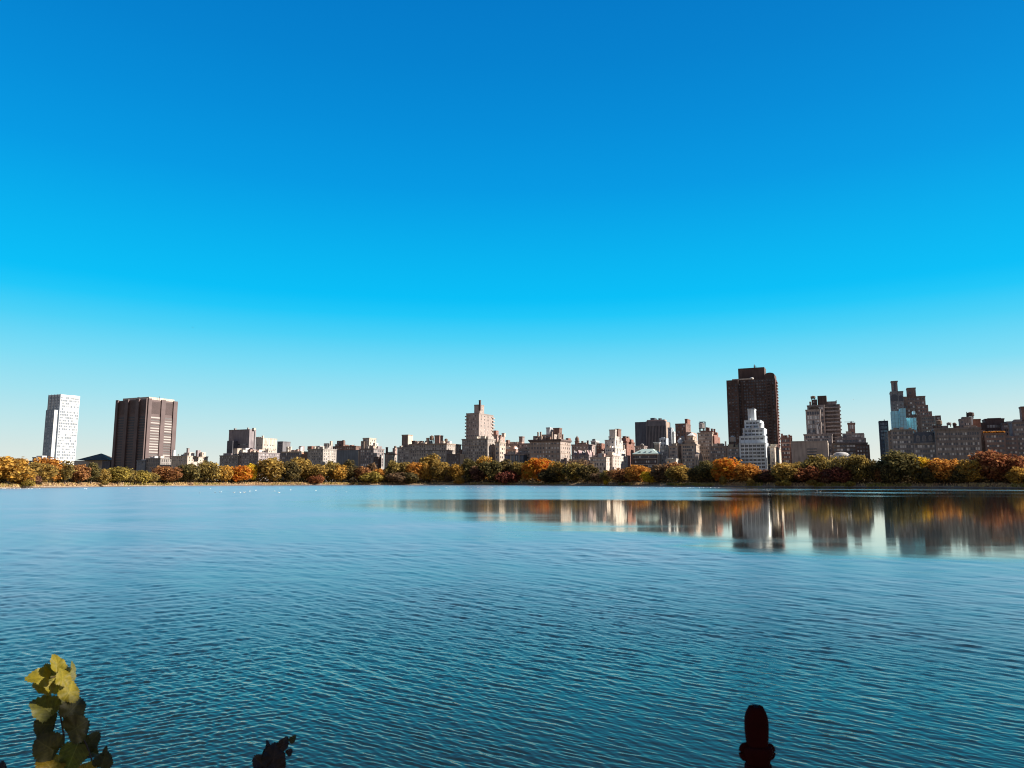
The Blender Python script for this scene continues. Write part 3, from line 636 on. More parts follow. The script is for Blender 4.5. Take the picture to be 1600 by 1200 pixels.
b = Building('apartment_block', 'tan block with round cream water tank in front of the dark brown high-rise', 'building', (.40, .33, .29), [(1136, 1154.5, 1155.5, 699, 6, {'nf': 6, 'nr': 0, 'depth': 16})]); b.tank(1145, 680.5, 694.5, 14, 3.0, (.5, .42, .36)); b.box(1139.5, 1149, 1150, 692.5, 12, {'nf': 0, 'nr': 0, 'depth': 7, 'col': BROWN}); b.clutter(0, 4, 3, 61)
b = Building('low_house', 'low dark blue front between tan blocks and the white stepped tower', 'building', (.08, .12, .19), [(1141, 1154.5, 1155.5, 714.5, -8, {'nf': 4, 'nr': 0, 'depth': 8, 'rows': 2, 'win': (2, 3), 'cor': .2})], glass=M_GLASSB)

# ---- dark brown high-rise
b = Building('brown_high_rise', 'massive dark brown high-rise, the tallest building of the skyline', 'tower', DKB, [
    (1143.5, 1210.5, 1216, 590.5, 230, {'nf': 16, 'nr': 0, 'depth': 30, 'win': (2.4, 1.9), 'wf': 2.2, 'fh': 3.9, 'cor': 0, 'skip': .1, 'ylow': 735, 'rows': 40, 'rec': .6}),
    (1134.8, 1153, 1153.2, 593.5, 224, {'full': 1, 'part': 'wing', 'nf': 3, 'nr': 0, 'depth': 26, 'win': (2.2, 1.7), 'fh': 3.9, 'skip': .35}),
    (1153, 1194, 1195.5, 573.5, 238, {'nf': 0, 'nr': 0, 'depth': 20, 'col': (.12, .075, .062)})], glass=M_GLASSD, frame=M_DARKMETAL)
x0, x1, y0, y1, z0, z1 = b.boxes[0]
P = b.at(1203, 590, 231)
bm = bmesh.new(); pts = [(math.cos(math.pi*k/10), math.sin(math.pi*k/10)) for k in range(11)]
l = b.at(1194.5, 586, 231); r = b.at(1210, 586, 231); hw = (r.x - l.x)/2; hh = b.at(1202, 582.3, 231).z - b.at(1202, 586, 231).z
prism(bm, [((l.x + r.x)/2 + hw*x, l.z - .2 + hh*z) for x, z in reversed(pts)], y0 + 1, y1 - 4)
bx(bm, l.x, r.x, y0 + 1.01, y1 - 4.01, z1 - 1, l.z - .21); obj('rounded_penthouse', bm, wall_mat((.12, .075, .062)), b.root)
bm = bmesh.new(); bx(bm, b.at(1144, 590, 231).x, b.at(1176, 590, 231).x, y0 - .5, y0 + .8, z1 - .2, z1 + 1.4); obj('pale_ledge', bm, wall_mat(CREAM), b.root)
bm = bmesh.new(); xx = b.at(1152.6, 600, 231).x; bx(bm, xx - .7, xx + .7, y0 - .9, y0 - .01, z1 - 17, z1 - 1); obj('painted_lit_slot', bm, wall_mat(PINK), b.root)  # sunlit slot put in as a pale strip
bm = bmesh.new(); rings(bm, [(2.6, z1 + .2), (3, z1 + 1.5), (2, z1 + 2.4), (.4, z1 + 2.8)], 12, True, b.at(1174, 590, 231).x, y0 + 3); obj('satellite_dish', bm, wall_mat(WHITE), b.root)
n = 0
for f in (.235, .52, .80, .9):
    bm = bmesh.new(); xx = x0 + (x1 - x0)*f; bx(bm, xx - 1.1, xx + 1.1, y0 - 1.3, y0 - .01, 0, z1 - 3 - 4*(n % 2)); obj('pier', bm, wall_mat(DKB), b.root); n += 1
for k in range(34):
    z = z1 - 6 - k*3.9
    if z < 25: break
    bm = bmesh.new(); bx(bm, x1 - .2, x1 + 2.6, y0 + 4, y0 + 14, z, z + 1.3); obj('balcony', bm, wall_mat((.2, .14, .125)), b.root)
    bm = bmesh.new(); xx = x0 + (x1 - x0)*.85; bx(bm, xx - 2, xx + 2, y0 - 1.6, y0 - .02, z - .4, z + .7); obj('balcony', bm, wall_mat((.13, .09, .08)), b.root)
bm = bmesh.new(); bx(bm, x1 + .01, x1 + .7, y0 - .1, y0 + 3.9, 0, z1 - 1); bx(bm, x1 + .01, x1 + .7, y0 + 14.1, y0 + 22, 0, z1 - 1); obj('painted_sunlit_return', bm, wall_mat((.24, .12, .10)), b.root)  # sunlit right face painted as a brighter red-brown sheet
b.mast(1178.5, 569.5, 575, 244, .8); b.mast(1181, 571, 575, 246, .5)

# ---- white stepped tower in front of it
b = Building('white_stepped_tower', 'white stepped apartment tower in front of the dark brown high-rise', 'tower', (.80, .86, .89), [
    (1154.8, 1196.3, 1202.3, 692, 2, {'nf': 6, 'nr': 2, 'win': (3.4, 2.2), 'wf': 3.6, 'fh': 3.55, 'cor': .15, 'ylow': 733}),
    (1154.9, 1195, 1199.5, 681, 6, {'nf': 6, 'nr': 2, 'win': (3.0, 2), 'cor': .15, 'part': 'setback', 'yb': 692}), (1160.5, 1193.5, 1198, 669, 11, {'nf': 5, 'nr': 2, 'win': (3, 2), 'cor': .15, 'part': 'setback'}),
    (1163, 1188, 1193, 656.8, 17, {'nf': 4, 'nr': 2, 'win': (3, 2), 'cor': .15, 'part': 'setback'}), (1168, 1178.7, 1181, 639, 22, {'nf': 0, 'nr': 0, 'cor': .3}), (1183.5, 1190, 1193.5, 661, 14, {'nf': 1, 'nr': 1, 'cor': .15})], frame=M_FRAMEW, glass=M_GLASSD)
for px, yt, d in ((1162, 677, 8), (1176, 666, 12), (1187, 665, 13), (1171, 653.5, 19)): b.stack(px, 3.4, yt, yt + 4, d, WHITE, 'terrace_wall')
b = Building('apartment_block', 'bright cream sided block squeezed right of the white stepped tower', 'building', (.60, .51, .43), [(1202.5, 1210, 1220, 697.5, 12, {'nf': 2, 'nr': 4, 'win': (1.3, 2)}), (1204, 1208, 1213, 694, 18, {'nf': 0, 'nr': 1})]); b.clutter(0, 2, 2, 63)
b = Building('ornate_brick_house', 'dark red-brown ornate block with jagged chimneys left of the blank beige wall', 'building', (.22, .12, .10), [(1219.5, 1235, 1237.5, 684, 30, {'nf': 5, 'nr': 0, 'depth': 16, 'win': (1.5, 2.4), 'fh': 4.2, 'band': [6, 14, 22], 'bcol': PINK})])
for px, yt in ((1221.5, 678), (1225, 680.5), (1229, 682), (1233, 679.5), (1236, 681)): b.stack(px, 2.8, yt, 690, 33, REDB)
b.clutter(0, 4, 3, 64)
b = Building('blank_beige_block', 'wide plain beige block with three slit windows', 'building', (.47, .39, .345), [(1236, 1292.3, 1294.5, 689, 0, {'nf': 0, 'nr': 0, 'depth': 18, 'cor': .25})])
x0, x1, y0, y1, z0, z1 = b.boxes[0]
l = b.at(1260.5, 700, 0); r = b.at(1276, 700, 0)
for py in (701.5, 706, 710.3):
    z = b.at(1268, py, 0).z; link_mesh('window', window_mesh(r.x - l.x, 1.1, M_GLASSD, M_DARKMETAL), b.root, ((l.x + r.x)/2, y0 - .14, z - .55))
bm = bmesh.new(); bx(bm, x1 + .01, x1 + .5, y0 + .3, y1, 0, z1 - 1.2); obj('painted_sunlit_side', bm, wall_mat(CREAM), b.root)  # thin sunlit side painted lighter than the beige front
b = Building('terraced_tower', 'stepped grey-tan tower with glazed bays, balconies and a dark roof block', 'tower', (.40, .34, .315), [
    (1256, 1299.5, 1301, 678, 40, {'nf': 12, 'nr': 0, 'depth': 20, 'win': (2.2, 2.2)}),
    (1258.5, 1281.5, 1283, 640, 46, {'part': 'front_bay', 'nf': 5, 'nr': 0, 'depth': 14, 'win': (3.6, 3.4), 'fh': 4.6, 'cor': .3, 'full': 1}), (1261, 1288, 1289.5, 633, 56, {'part': 'setback', 'nf': 6, 'nr': 0, 'depth': 16, 'win': (3, 2.4), 'cor': .3, 'full': 1}),
    (1287, 1311.5, 1314.5, 632, 60, {'part': 'balcony_wing', 'nf': 5, 'nr': 0, 'depth': 18, 'win': (4.5, 2.0), 'fh': 3.9, 'cor': .3, 'full': 1, 'col': (.2, .165, .155)}), (1291, 1306, 1308, 627.5, 66, {'nf': 0, 'nr': 0, 'depth': 12, 'cor': .3}), (1268, 1276, 1278, 624, 62, {'nf': 2, 'nr': 0, 'depth': 8, 'col': DKB}),
    (1277, 1291, 1292, 618, 64, {'nf': 0, 'nr': 0, 'depth': 12, 'col': DKB}), (1274, 1283, 1292, 659, 43, {'part': 'front_bay', 'nf': 3, 'nr': 1, 'depth': 10, 'win': (3, 2.6), 'full': 1})])
x0, x1, y0, y1, z0, z1 = b.boxes[3]
for k in range(13):
    z = z1 - 3.2 - k*3.9
    bm = bmesh.new(); bx(bm, x0 + .6, x1 + 1.2, y0 - 1.7, y0 - .01, z - .3, z + 1.0); obj('balcony', bm, wall_mat((.42, .36, .34)), b.root)
b.tank(1270.5, 618.3, 624, 66, 2.4); b.stack(1266, 3, 628, 634, 58, TAN); b.stack(1277, 2.4, 664, 690, 42, WHITE); b.stack(1306.5, 1.5, 626, 629, 68, DKB)
x0, x1, y0, y1, z0, z1 = b.boxes[1]
bm = bmesh.new(); pts = [(math.cos(math.pi*k/10), math.sin(math.pi*k/10)) for k in range(11)]; xm = x0 + (x1-x0)*.6; hw = (x1-x0)*.36
prism(bm, [(xm + hw*x, z1 + .4 + 3.2*z) for x, z in reversed(pts)], y0 + .4, y1 - 1); obj('barrel_glass_roof', bm, M_SKYGLASS, b.root)
b = Building('terraced_block', 'dark terraced block with a square brick tower under a small pyramid cap', 'building', (.30, .25, .235), [
    (1300, 1355, 1358, 692, 14, {'nf': 10, 'nr': 0, 'depth': 18, 'win': (3, 2), 'col': (.13, .11, .105)}), (1305, 1353, 1355.5, 684, 24, {'nf': 9, 'nr': 0, 'depth': 16, 'part': 'setback', 'win': (3, 2)}), (1316, 1350, 1354, 676.5, 30, {'nf': 7, 'nr': 0, 'depth': 16, 'part': 'setback', 'win': (3, 2)}),
    (1324.5, 1335.5, 1338.5, 661, 38, {'nf': 2, 'nr': 1, 'depth': 12, 'win': (1.8, 4), 'fh': 7, 'col': (.30, .20, .17), 'cor': .5}), (1336, 1358.5, 1360, 694.5, 10, {'part': 'wing', 'full': 1, 'nf': 4, 'nr': 0, 'depth': 14, 'col': DKB})])
x0, x1, y0, y1, z0, z1 = b.boxes[3]
bm = bmesh.new(); v = [bm.verts.new(p) for p in ((x0+2,y0+2,z1+.5),(x1-2,y0+2,z1+.5),(x1-2,y1-2,z1+.5),(x0+2,y1-2,z1+.5),((x0+x1)/2,(y0+y1)/2,z1+3))]
for f in ((0,1,4),(1,2,4),(2,3,4),(3,0,4),(3,2,1,0)): bm.faces.new([v[i] for i in f])
obj('pyramid_cap', bm, M_SLATE, b.root); b.clutter(1, 5, 3, 66, [TAN, GREY]); b.clutter(2, 3, 3, 67, [TAN, GREY])
bm = bmesh.new(); bx(bm, x0 - 3, x0 + 6, y0 - .2, y0 + .1, z1 + 1.2, z1 + 1.5); bx(bm, x0 + 3, x0 + 3.3, y0 - .2, y0 + .1, z1 - 1, z1 + 1.5); obj('roof_jib', bm, M_METAL, b.root)

# ---- round museum
b = Building('round_museum', 'low white round museum with a shallow dome half hidden by trees', 'museum', (.55, .53, .51), [(1297, 1331, 1333, 730, -12, {'nf': 0, 'nr': 0, 'depth': 12, 'cor': .2})])
P = b.at(1314, 712, 4); rr = (b.at(1331, 712, 4).x - b.at(1299, 712, 4).x) / 2
bm = bmesh.new(); zt = P.z; cy = P.y + rr * .2
rings(bm, [(rr*.84, 0), (rr*.88, zt - 11), (rr*.80, zt - 10.9), (rr*.80, zt - 9.8), (rr*.95, zt - 9.7), (rr*.98, zt - 5), (rr*.9, zt - 4.9), (rr*.9, zt - 4), (rr*1.04, zt - 3.9), (rr*1.07, zt + .8), (rr*.8, zt + .9)], 40, True, P.x, cy); obj('rotunda', bm, wall_mat((.55, .53, .51)), b.root, True)
bm = bmesh.new(); zd = b.at(1314, 706, 4).z
rings(bm, [(rr*.78, zt + .8)] + [(rr*.78*math.cos(a), zt + .9 + (zd - zt - .9)*math.sin(a)) for a in (.3, .6, .9, 1.2, 1.5)], 40, True, P.x, cy); obj('dome', bm, wall_mat((.56, .55, .54)), b.root, True)
b = Building('low_house', 'low pale wall beneath the round museum behind red bushes', 'building', (.52, .48, .45), [(1290, 1334, 1336, 736, -30, {'nf': 8, 'nr': 0, 'depth': 8, 'ylow': 750, 'rows': 1, 'cor': .2})])

# ---- right-hand group (fronts only are seen)
b = Building('glass_slab', 'narrow dark blue glass tower with mast standing alone', 'tower', (.075, .095, .13), [(1373, 1387.6, 1388, 657.8, 180, {'nf': 5, 'nr': 0, 'depth': 20, 'win': (2.6, 2.8), 'fh': 4.2, 'cor': .1, 'ylow': 725})], glass=M_GLASSB, frame=M_DARKMETAL); b.mast(1381.5, 655, 659, 190, .5)
b.box(1382, 1390, 1391, 676, 120, {'part': 'wing', 'full': 1, 'col': SLATEC, 'nf': 3, 'nr': 0, 'depth': 14})
b = Building('setback_skyscraper', 'tall brown skyscraper stepping down to the right with an arched tower', 'tower', (.25, .185, .165), [
    (1404, 1445.5, 1446, 619, 150, {'nf': 10, 'nr': 0, 'depth': 26, 'win': (1.6, 2.2), 'fh': 4.2, 'skip': .2, 'cor': .3}), (1391, 1411, 1411.3, 611.5, 144, {'part': 'arched_shaft', 'full': 1, 'nf': 3, 'nr': 0, 'depth': 20, 'topm': 14, 'cor': .3, 'col': (.26, .25, .26), 'ylow': 690}),
    (1392.5, 1402, 1402.3, 595.5, 148, {'nf': 1, 'nr': 0, 'depth': 10, 'cor': .5, 'col': (.27, .22, .21), 'win': (2.0, 12), 'fh': 20, 'rows': 1}), (1417, 1430.5, 1430.8, 606, 154, {'nf': 0, 'nr': 0, 'depth': 14, 'cor': .3}),
    (1432, 1450, 1450.3, 632.5, 146, {'part': 'setback', 'full': 1, 'nf': 4, 'nr': 0, 'depth': 20, 'col': (.30, .2, .17)}), (1436, 1456, 1456.3, 642.5, 142, {'part': 'setback', 'full': 1, 'nf': 5, 'nr': 0, 'depth': 20, 'col': (.31, .205, .175)}), (1438, 1468.5, 1469, 649.5, 138, {'part': 'setback', 'full': 1, 'nf': 9, 'nr': 0, 'depth': 20})])
x0, x1, y0, y1, z0, z1 = b.boxes[1]
for px, w in ((1397.5, 3.2), (1407.5, 2.0)):
    p = b.at(px, 620.5, 143.8); bm = bmesh.new(); s_ = w
    pts = [(p.x - s_, p.z - 4.4), (p.x + s_, p.z - 4.4)] + [(p.x + s_*math.cos(math.pi*k/8), p.z + s_*math.sin(math.pi*k/8)) for k in range(9)]
    prism(bm, pts, y0 - .25, y0 - .02); obj('arched_window', bm, M_GLASSD, b.root)
p = b.at(1422, 616, 154); link_mesh('window', window_mesh(2.4, 2.8, M_GLASS, M_FRAME), b.root, (p.x, b.boxes[3][2] - .14, p.z))
b = Building('sheeted_block', 'block wrapped in pale blue scaffold sheeting before the brown skyscraper', 'building', (.24, .46, .62), [
    (1392, 1408, 1408.3, 642, 60, {'nf': 0, 'nr': 0, 'depth': 16, 'mat': M_NET, 'cor': 0}), (1405.5, 1415, 1415.5, 637.8, 56, {'nf': 0, 'nr': 0, 'depth': 14, 'mat': M_NET, 'full': 1, 'part': 'wrapped_wing'}), (1414, 1431.5, 1432, 652.8, 62, {'nf': 0, 'nr': 0, 'depth': 14, 'mat': M_NET, 'full': 1, 'part': 'wrapped_wing'}), (1425.5, 1430, 1430.3, 642.5, 66, {'nf': 0, 'nr': 0, 'depth': 6, 'mat': plain('white_sheeting', (.62, .72, .78), .6), 'part': 'wrapped_penthouse'})])
for i in range(3):
    x0, x1, y0, y1, z0, z1 = b.boxes[i]; n_ = max(2, int((x1 - x0) / 2.4))
    bm = bmesh.new()
    for k in range(n_ + 1):
        xx = x0 + (x1 - x0)*k/n_; bx(bm, xx - .07, xx + .07, y0 - .3, y0 - .15, 0, z1 + .6 + (k % 3)*.3)
    for k in range(1, 9): bx(bm, x0, x1, y0 - .3, y0 - .16, z1 - k*4, z1 - k*4 + .12)
    obj('scaffold', bm, M_METAL, b.root)
b = Building('apartment_block', 'grey stone block with garlanded top storey below the blue sheeting', 'building', (.33, .30, .285), [(1392, 1427, 1427.4, 671, 6, {'nf': 9, 'nr': 0, 'depth': 18, 'win': (1.8, 2.4), 'fh': 4.3, 'cor': .7, 'band': [5.5], 'nl': 3}), (1387.5, 1394, 1394.4, 673, 9, {'part': 'wing', 'full': 1, 'nf': 1, 'nr': 0, 'depth': 14, 'col': TAN})])
b.clutter(0, 4, 2, 70, [TAN, GREY])
b = Building('mansard_house', 'grey house with a blue slate mansard and dormers', 'building', (.32, .295, .285), [(1427, 1462.5, 1463, 692, 2, {'nf': 8, 'nr': 0, 'depth': 18, 'win': (1.8, 2.5), 'fh': 4.4, 'cor': .8})])
x0, x1, y0, y1, z0, z1 = b.boxes[0]; zt = b.at(1445, 675, 4).z; e = .3
bm = bmesh.new(); i = 1.8
v = [bm.verts.new(p) for p in ((x0+e,y0+e,z1+.5),(x1-e,y0+e,z1+.5),(x1-e,y1-e,z1+.5),(x0+e,y1-e,z1+.5),(x0+i,y0+i,zt),(x1-i,y0+i,zt),(x1-i,y1-i,zt),(x0+i,y1-i,zt))]
for f in ((0,1,5,4),(1,2,6,5),(2,3,7,6),(3,0,4,7),(4,5,6,7),(3,2,1,0)): bm.faces.new([v[k] for k in f])
rf = obj('mansard_roof', bm, M_SLATE, b.root)
for k in range(3):
    xx = x0 + (x1 - x0)*(.22 + .28*k); bm = bmesh.new(); bx(bm, xx - 1.6, xx + 1.6, y0 + .4, y0 + 3, z1 + 1.5, z1 + 6)
    prism(bm, [(xx - 1.9, z1 + 6.003), (xx + 1.9, z1 + 6.003), (xx, z1 + 7.8)], y0 + .2, y0 + 3); d = obj('dormer', bm, wall_mat((.24, .24, .26)), rf)
    link_mesh('window', window_mesh(2.0, 3.2, M_GLASS, M_FRAME), d, (xx, y0 + .26, z1 + 2))
b.stack(1430, 4, 672.5, 680, 10, TAN); b.stack(1458, 3, 668, 680, 12, TAN); b.clutter(0, 1, 1, 71)
b = Building('long_apartment_block', 'long dark grey block with dense window rows at the right', 'building', (.27, .235, .225), [(1460, 1531.5, 1532, 668.5, -4, {'nf': 18, 'nr': 0, 'depth': 20, 'win': (1.35, 2.3), 'fh': 4.5, 'topm': 3.6, 'cor': .8, 'ch': 1.4, 'ylow': 716, 'band': [8.5]})])
b.tank(1467.5, 655.5, 666.5, 6, 2.6); b.box(1457.5, 1462, 1462.3, 664.5, 4, {'nf': 0, 'nr': 0, 'depth': 5, 'col': DKB}); b.box(1461, 1470, 1470.4, 649, 70, {'part': 'rear_wing', 'nf': 2, 'nr': 0, 'depth': 10, 'col': BROWN})
b.tank(1483, 659.5, 665.5, 6, 1.9, GREY); b.tank(1491.5, 660, 666, 8, 1.5); b.stack(1492, 5, 663, 668, 5, DKB, 'roof_hut')
b.box(1499, 1507, 1507.3, 655, 10, {'nf': 2, 'nr': 0, 'depth': 8, 'cor': .2}); b.box(1504, 1518, 1518.4, 651.8, 14, {'nf': 4, 'nr': 0, 'depth': 8, 'cor': .4, 'win': (1.8, 2.2), 'topm': 5}); b.box(1518.3, 1532, 1532.3, 655.2, 18, {'nf': 0, 'nr': 0, 'depth': 8, 'col': REDB, 'cor': .3}); b.tank(1516.5, 643.5, 652.5, 17, 3.0, DKB); b.mast(1510.3, 643.5, 652, 15, .5)
b.clutter(0, 9, 2.2, 72, [TAN, GREY, BROWN]); b.box(1471, 1480, 1480.3, 665, 5, {'nf': 0, 'nr': 0, 'depth': 5}); b.stack(1518.5, 2.2, 652, 662, 12, WHITE)
b = Building('brick_block', 'dark brown penthouse block with bright window pairs near the right edge', 'building', (.13, .09, .085), [(1539, 1568.7, 1569, 654.2, 50, {'nf': 6, 'nr': 0, 'depth': 18, 'win': (2.4, 2.6), 'fh': 5.2, 'topm': 5.5, 'cor': .4}), (1532.5, 1540, 1540.3, 660, 44, {'part': 'wing', 'full': 1, 'nf': 0, 'nr': 0, 'depth': 12, 'col': DKB}), (1543, 1564, 1564.4, 652.8, 56, {'nf': 0, 'nr': 0, 'depth': 8, 'col': (.2, .18, .17)})], glass=M_GLASSPALE)
b = Building('terrace_garden_block', 'brick block topped by an orange terrace garden', 'building', (.235, .17, .16), [(1538, 1570.5, 1571, 677, 8, {'nf': 7, 'nr': 0, 'depth': 14, 'win': (2.2, 2), 'fh': 4.2}), (1531.5, 1539, 1539.3, 672, 14, {'part': 'wing', 'full': 1, 'nf': 2, 'nr': 0, 'depth': 12, 'col': (.26, .2, .19)})])
GARDEN = b
b = Building('brick_block', 'reddish brick block stepped below the right edge chimney tower', 'building', (.24, .185, .18), [(1566, 1583, 1583.4, 661.5, 40, {'nf': 4, 'nr': 0, 'depth': 14, 'win': (2, 2)}), (1563, 1590, 1590.4, 681, 16, {'part': 'setback', 'full': 1, 'nf': 6, 'nr': 0, 'depth': 14, 'win': (3.2, 1.8), 'fh': 4})]); b.clutter(0, 3, 1.8, 74, [TAN, GREY])
b = Building('apartment_block', 'wide-windowed grey block with brick chimney tower cut by the right edge', 'building', (.26, .22, .21), [(1581, 1622, 1622.5, 658.5, 20, {'nf': 10, 'nr': 0, 'depth': 18, 'win': (3, 1.9), 'fh': 4.2, 'cor': .3}), (1595.2, 1606, 1606.3, 635.5, 28, {'nf': 0, 'nr': 0, 'depth': 9, 'col': (.27, .15, .12), 'cor': .4})]); b.clutter(0, 6, 2.4, 75, [TAN, GREY]); b.box(1583, 1591, 1591.3, 656.7, 24, {'nf': 2, 'nr': 0, 'depth': 6, 'col': GREY})
for b in BUILD: b.finish()
# ------------------------------------------------------------------ foliage
def leaf_mat(name, cols, trans=.42):
    m, nt, out = new_mat(name)
    geo = nd(nt, 'ShaderNodeNewGeometry'); tc = nd(nt, 'ShaderNodeTexCoord')
    n = nd(nt, 'ShaderNodeTexNoise', i_Scale=.28, i_Detail=2.0); nt.links.new(tc.outputs['Object'], n.inputs['Vector'])
    f = math_n(nt, 'ADD', math_n(nt, 'MULTIPLY', n.outputs[0], 1.5), math_n(nt, 'MULTIPLY', geo.outputs['Random Per Island'], .5))
    f = math_n(nt, 'SUBTRACT', f, .5, clamp=True)
    k = len(cols)
    c = ramp(nt, f, [((i + .0) / (k - 1) * .7 + .15, col) for i, col in enumerate(cols)])
    v = math_n(nt, 'MULTIPLY_ADD', geo.outputs['Random Per Island'], .75, .82)
    hs = nd(nt, 'ShaderNodeHueSaturation'); nt.links.new(v, hs.inputs['Value']); nt.links.new(c, hs.inputs['Color'])
    d = nd(nt, 'ShaderNodeBsdfDiffuse'); t = nd(nt, 'ShaderNodeBsdfTranslucent'); mx = nd(nt, 'ShaderNodeMixShader'); mx.inputs[0].default_value = trans
    nt.links.new(hs.outputs[0], d.inputs[0]); nt.links.new(hs.outputs[0], t.inputs[0])
    nt.links.new(d.outputs[0], mx.inputs[1]); nt.links.new(t.outputs[0], mx.inputs[2]); nt.links.new(mx.outputs[0], out.inputs[0])
    return m
LEAF = {
 'gold':   leaf_mat('golden_leaves', [(.22,.14,.045), (.44,.25,.055), (.56,.33,.065)]),
 'yellow': leaf_mat('yellow_leaves', [(.34,.24,.03), (.62,.42,.03), (.70,.46,.05)]),
 'orange': leaf_mat('orange_leaves', [(.24,.12,.035), (.46,.20,.045), (.56,.29,.06)]),
 'orgold': leaf_mat('orange_gold_leaves', [(.50,.30,.04), (.52,.20,.03), (.46,.13,.025)]),
 'rust':   leaf_mat('rust_leaves', [(.15,.07,.04), (.29,.13,.055), (.38,.20,.07)]),
 'red':    leaf_mat('red_leaves', [(.17,.07,.035), (.25,.085,.042), (.33,.16,.06)]),
 'wine':   leaf_mat('wine_red_leaves', [(.09,.045,.038), (.15,.07,.052), (.24,.13,.07)]),
 'crimson':leaf_mat('crimson_leaves', [(.12,.045,.035), (.20,.06,.045), (.27,.11,.06)]),
 'olive':  leaf_mat('olive_leaves', [(.11,.088,.036), (.22,.16,.055), (.38,.26,.07)]),
 'olgold': leaf_mat('olive_gold_leaves', [(.14,.10,.04), (.29,.19,.055), (.44,.28,.07)]),
 'green':  leaf_mat('dark_green_leaves', [(.07,.064,.032), (.125,.105,.044), (.24,.175,.058)]),
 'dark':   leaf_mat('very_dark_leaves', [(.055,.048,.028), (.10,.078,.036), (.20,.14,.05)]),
 'ylgreen':leaf_mat('yellow_green_leaves', [(.15,.115,.035), (.29,.22,.055), (.42,.30,.065)]),
 'brown':  leaf_mat('brown_leaves', [(.09,.06,.04), (.17,.11,.065), (.25,.15,.08)]),
}
M_BARK = plain('bark', (.07, .05, .04), .9, 0, .3, .8)

def crown_mesh(seed, shape, nl=18, nq=2600, qs=.62):
    """crown of unit width 14 m: leaf clumps on many lobes, dense outside, open gaps between"""
    g = np.random.default_rng(seed)
    hw, top, bot, flare = {'round': (7, 15, 1.2, .0), 'wide': (7, 10.5, .8, 0), 'tall': (7, 25, 1.2, 0), 'bush': (7, 7.5, .1, 0), 'loose': (7, 14, 3.5, 0)}[shape]
    cz = (top + bot) / 2; hz = (top - bot) / 2
    cents = []; rads = []
    k = 0
    while len(cents) < nl and k < 5000:
        k += 1
        p = g.normal(size=3); p /= np.linalg.norm(p); p *= g.uniform(.5, .78)
        p[2] = p[2] * .95
        c = np.array([p[0]*hw, p[1]*hw, cz + p[2]*hz])
        r = g.uniform(1.9, 3.3) * (1.15 if p[2] < 0 else 1)
        if all(np.linalg.norm(c - c2) > .62*(r + r2)*.8 for c2, r2 in zip(cents, rads)):
            cents.append(c); rads.append(r)
    cents.append(np.array([0, 0, cz])); rads.append(min(hw, hz) * .6)
    wts = np.array(rads)**2; wts /= wts.sum()
    idx = g.choice(len(cents), nq, p=wts)
    c = np.array(cents)[idx]; r = np.array(rads)[idx]
    d = g.normal(size=(nq, 3)); d /= np.linalg.norm(d, axis=1)[:, None]
    pos = c + d * (r * g.uniform(.62, 1.08, nq))[:, None]
    stray = g.random(nq) < .06
    pos[stray] += d[stray] * g.uniform(.2, 1.0, stray.sum())[:, None]
    pos[:, 2] = np.maximum(pos[:, 2], bot * .4)
    nrm = d + g.normal(size=(nq, 3)) * .55; nrm /= np.linalg.norm(nrm, axis=1)[:, None]
    a = np.cross(nrm, g.normal(size=(nq, 3))); a /= np.linalg.norm(a, axis=1)[:, None]
    bb = np.cross(nrm, a)
    s = qs * g.uniform(.55, 1.35, nq)[:, None]; s2 = s * g.uniform(.55, 1.0, nq)[:, None]
    V = np.stack([pos - a*s, pos - bb*s2 + a*s*.15, pos + a*s*.95, pos + bb*s2 - a*s*.1], 1).reshape(-1, 3)
    me = bpy.data.meshes.new('crown'); n = nq
    me.vertices.add(n*4); me.vertices.foreach_set('co', V.astype(np.float32).ravel())
    me.loops.add(n*4); me.loops.foreach_set('vertex_index', np.arange(n*4, dtype=np.int32))
    me.polygons.add(n); me.polygons.foreach_set('loop_start', np.arange(0, n*4, 4, dtype=np.int32)); me.polygons.foreach_set('loop_total', np.full(n, 4, dtype=np.int32))
    me.update(); me.materials.append(LEAF['gold'])
    return me, top
CROWNS = {}
for shp, cnt in (('round', 4), ('wide', 3), ('tall', 2), ('bush', 3), ('loose', 2)):
    CROWNS[shp] = [crown_mesh(100 + 17*i + len(shp)*7, shp, {'round': 20, 'wide': 18, 'tall': 24, 'bush': 14, 'loose': 15}[shp], {'round': 3000, 'wide': 2600, 'tall': 3400, 'bush': 1900, 'loose': 1500}[shp], {'loose': .5}.get(shp, .6)) for i in range(cnt)]
def trunk_mesh(seed):
    g = random.Random(seed); bm = bmesh.new()
    tube(bm, [(0,0,-1.0), (.1,0,1.5), (.15,.1,4), (.1,.2,8), (0,.1,11)], [.62,.48,.4,.28,.1], 8)
    for k in range(6):
        a = g.uniform(0, 6.28); z = g.uniform(2.5, 7); L = g.uniform(3, 5)
        tube(bm, [(.1,.1,z), (math.cos(a)*L*.5, math.sin(a)*L*.5, z + L*.45), (math.cos(a)*L, math.sin(a)*L, z + L*.8)], [.22,.14,.05], 6)
    me = bpy.data.meshes.new('trunk'); bm.to_mesh(me); bm.free(); me.materials.append(M_BARK)
    return me
TRUNKS = [trunk_mesh(i) for i in range(3)]
NTREE = 0
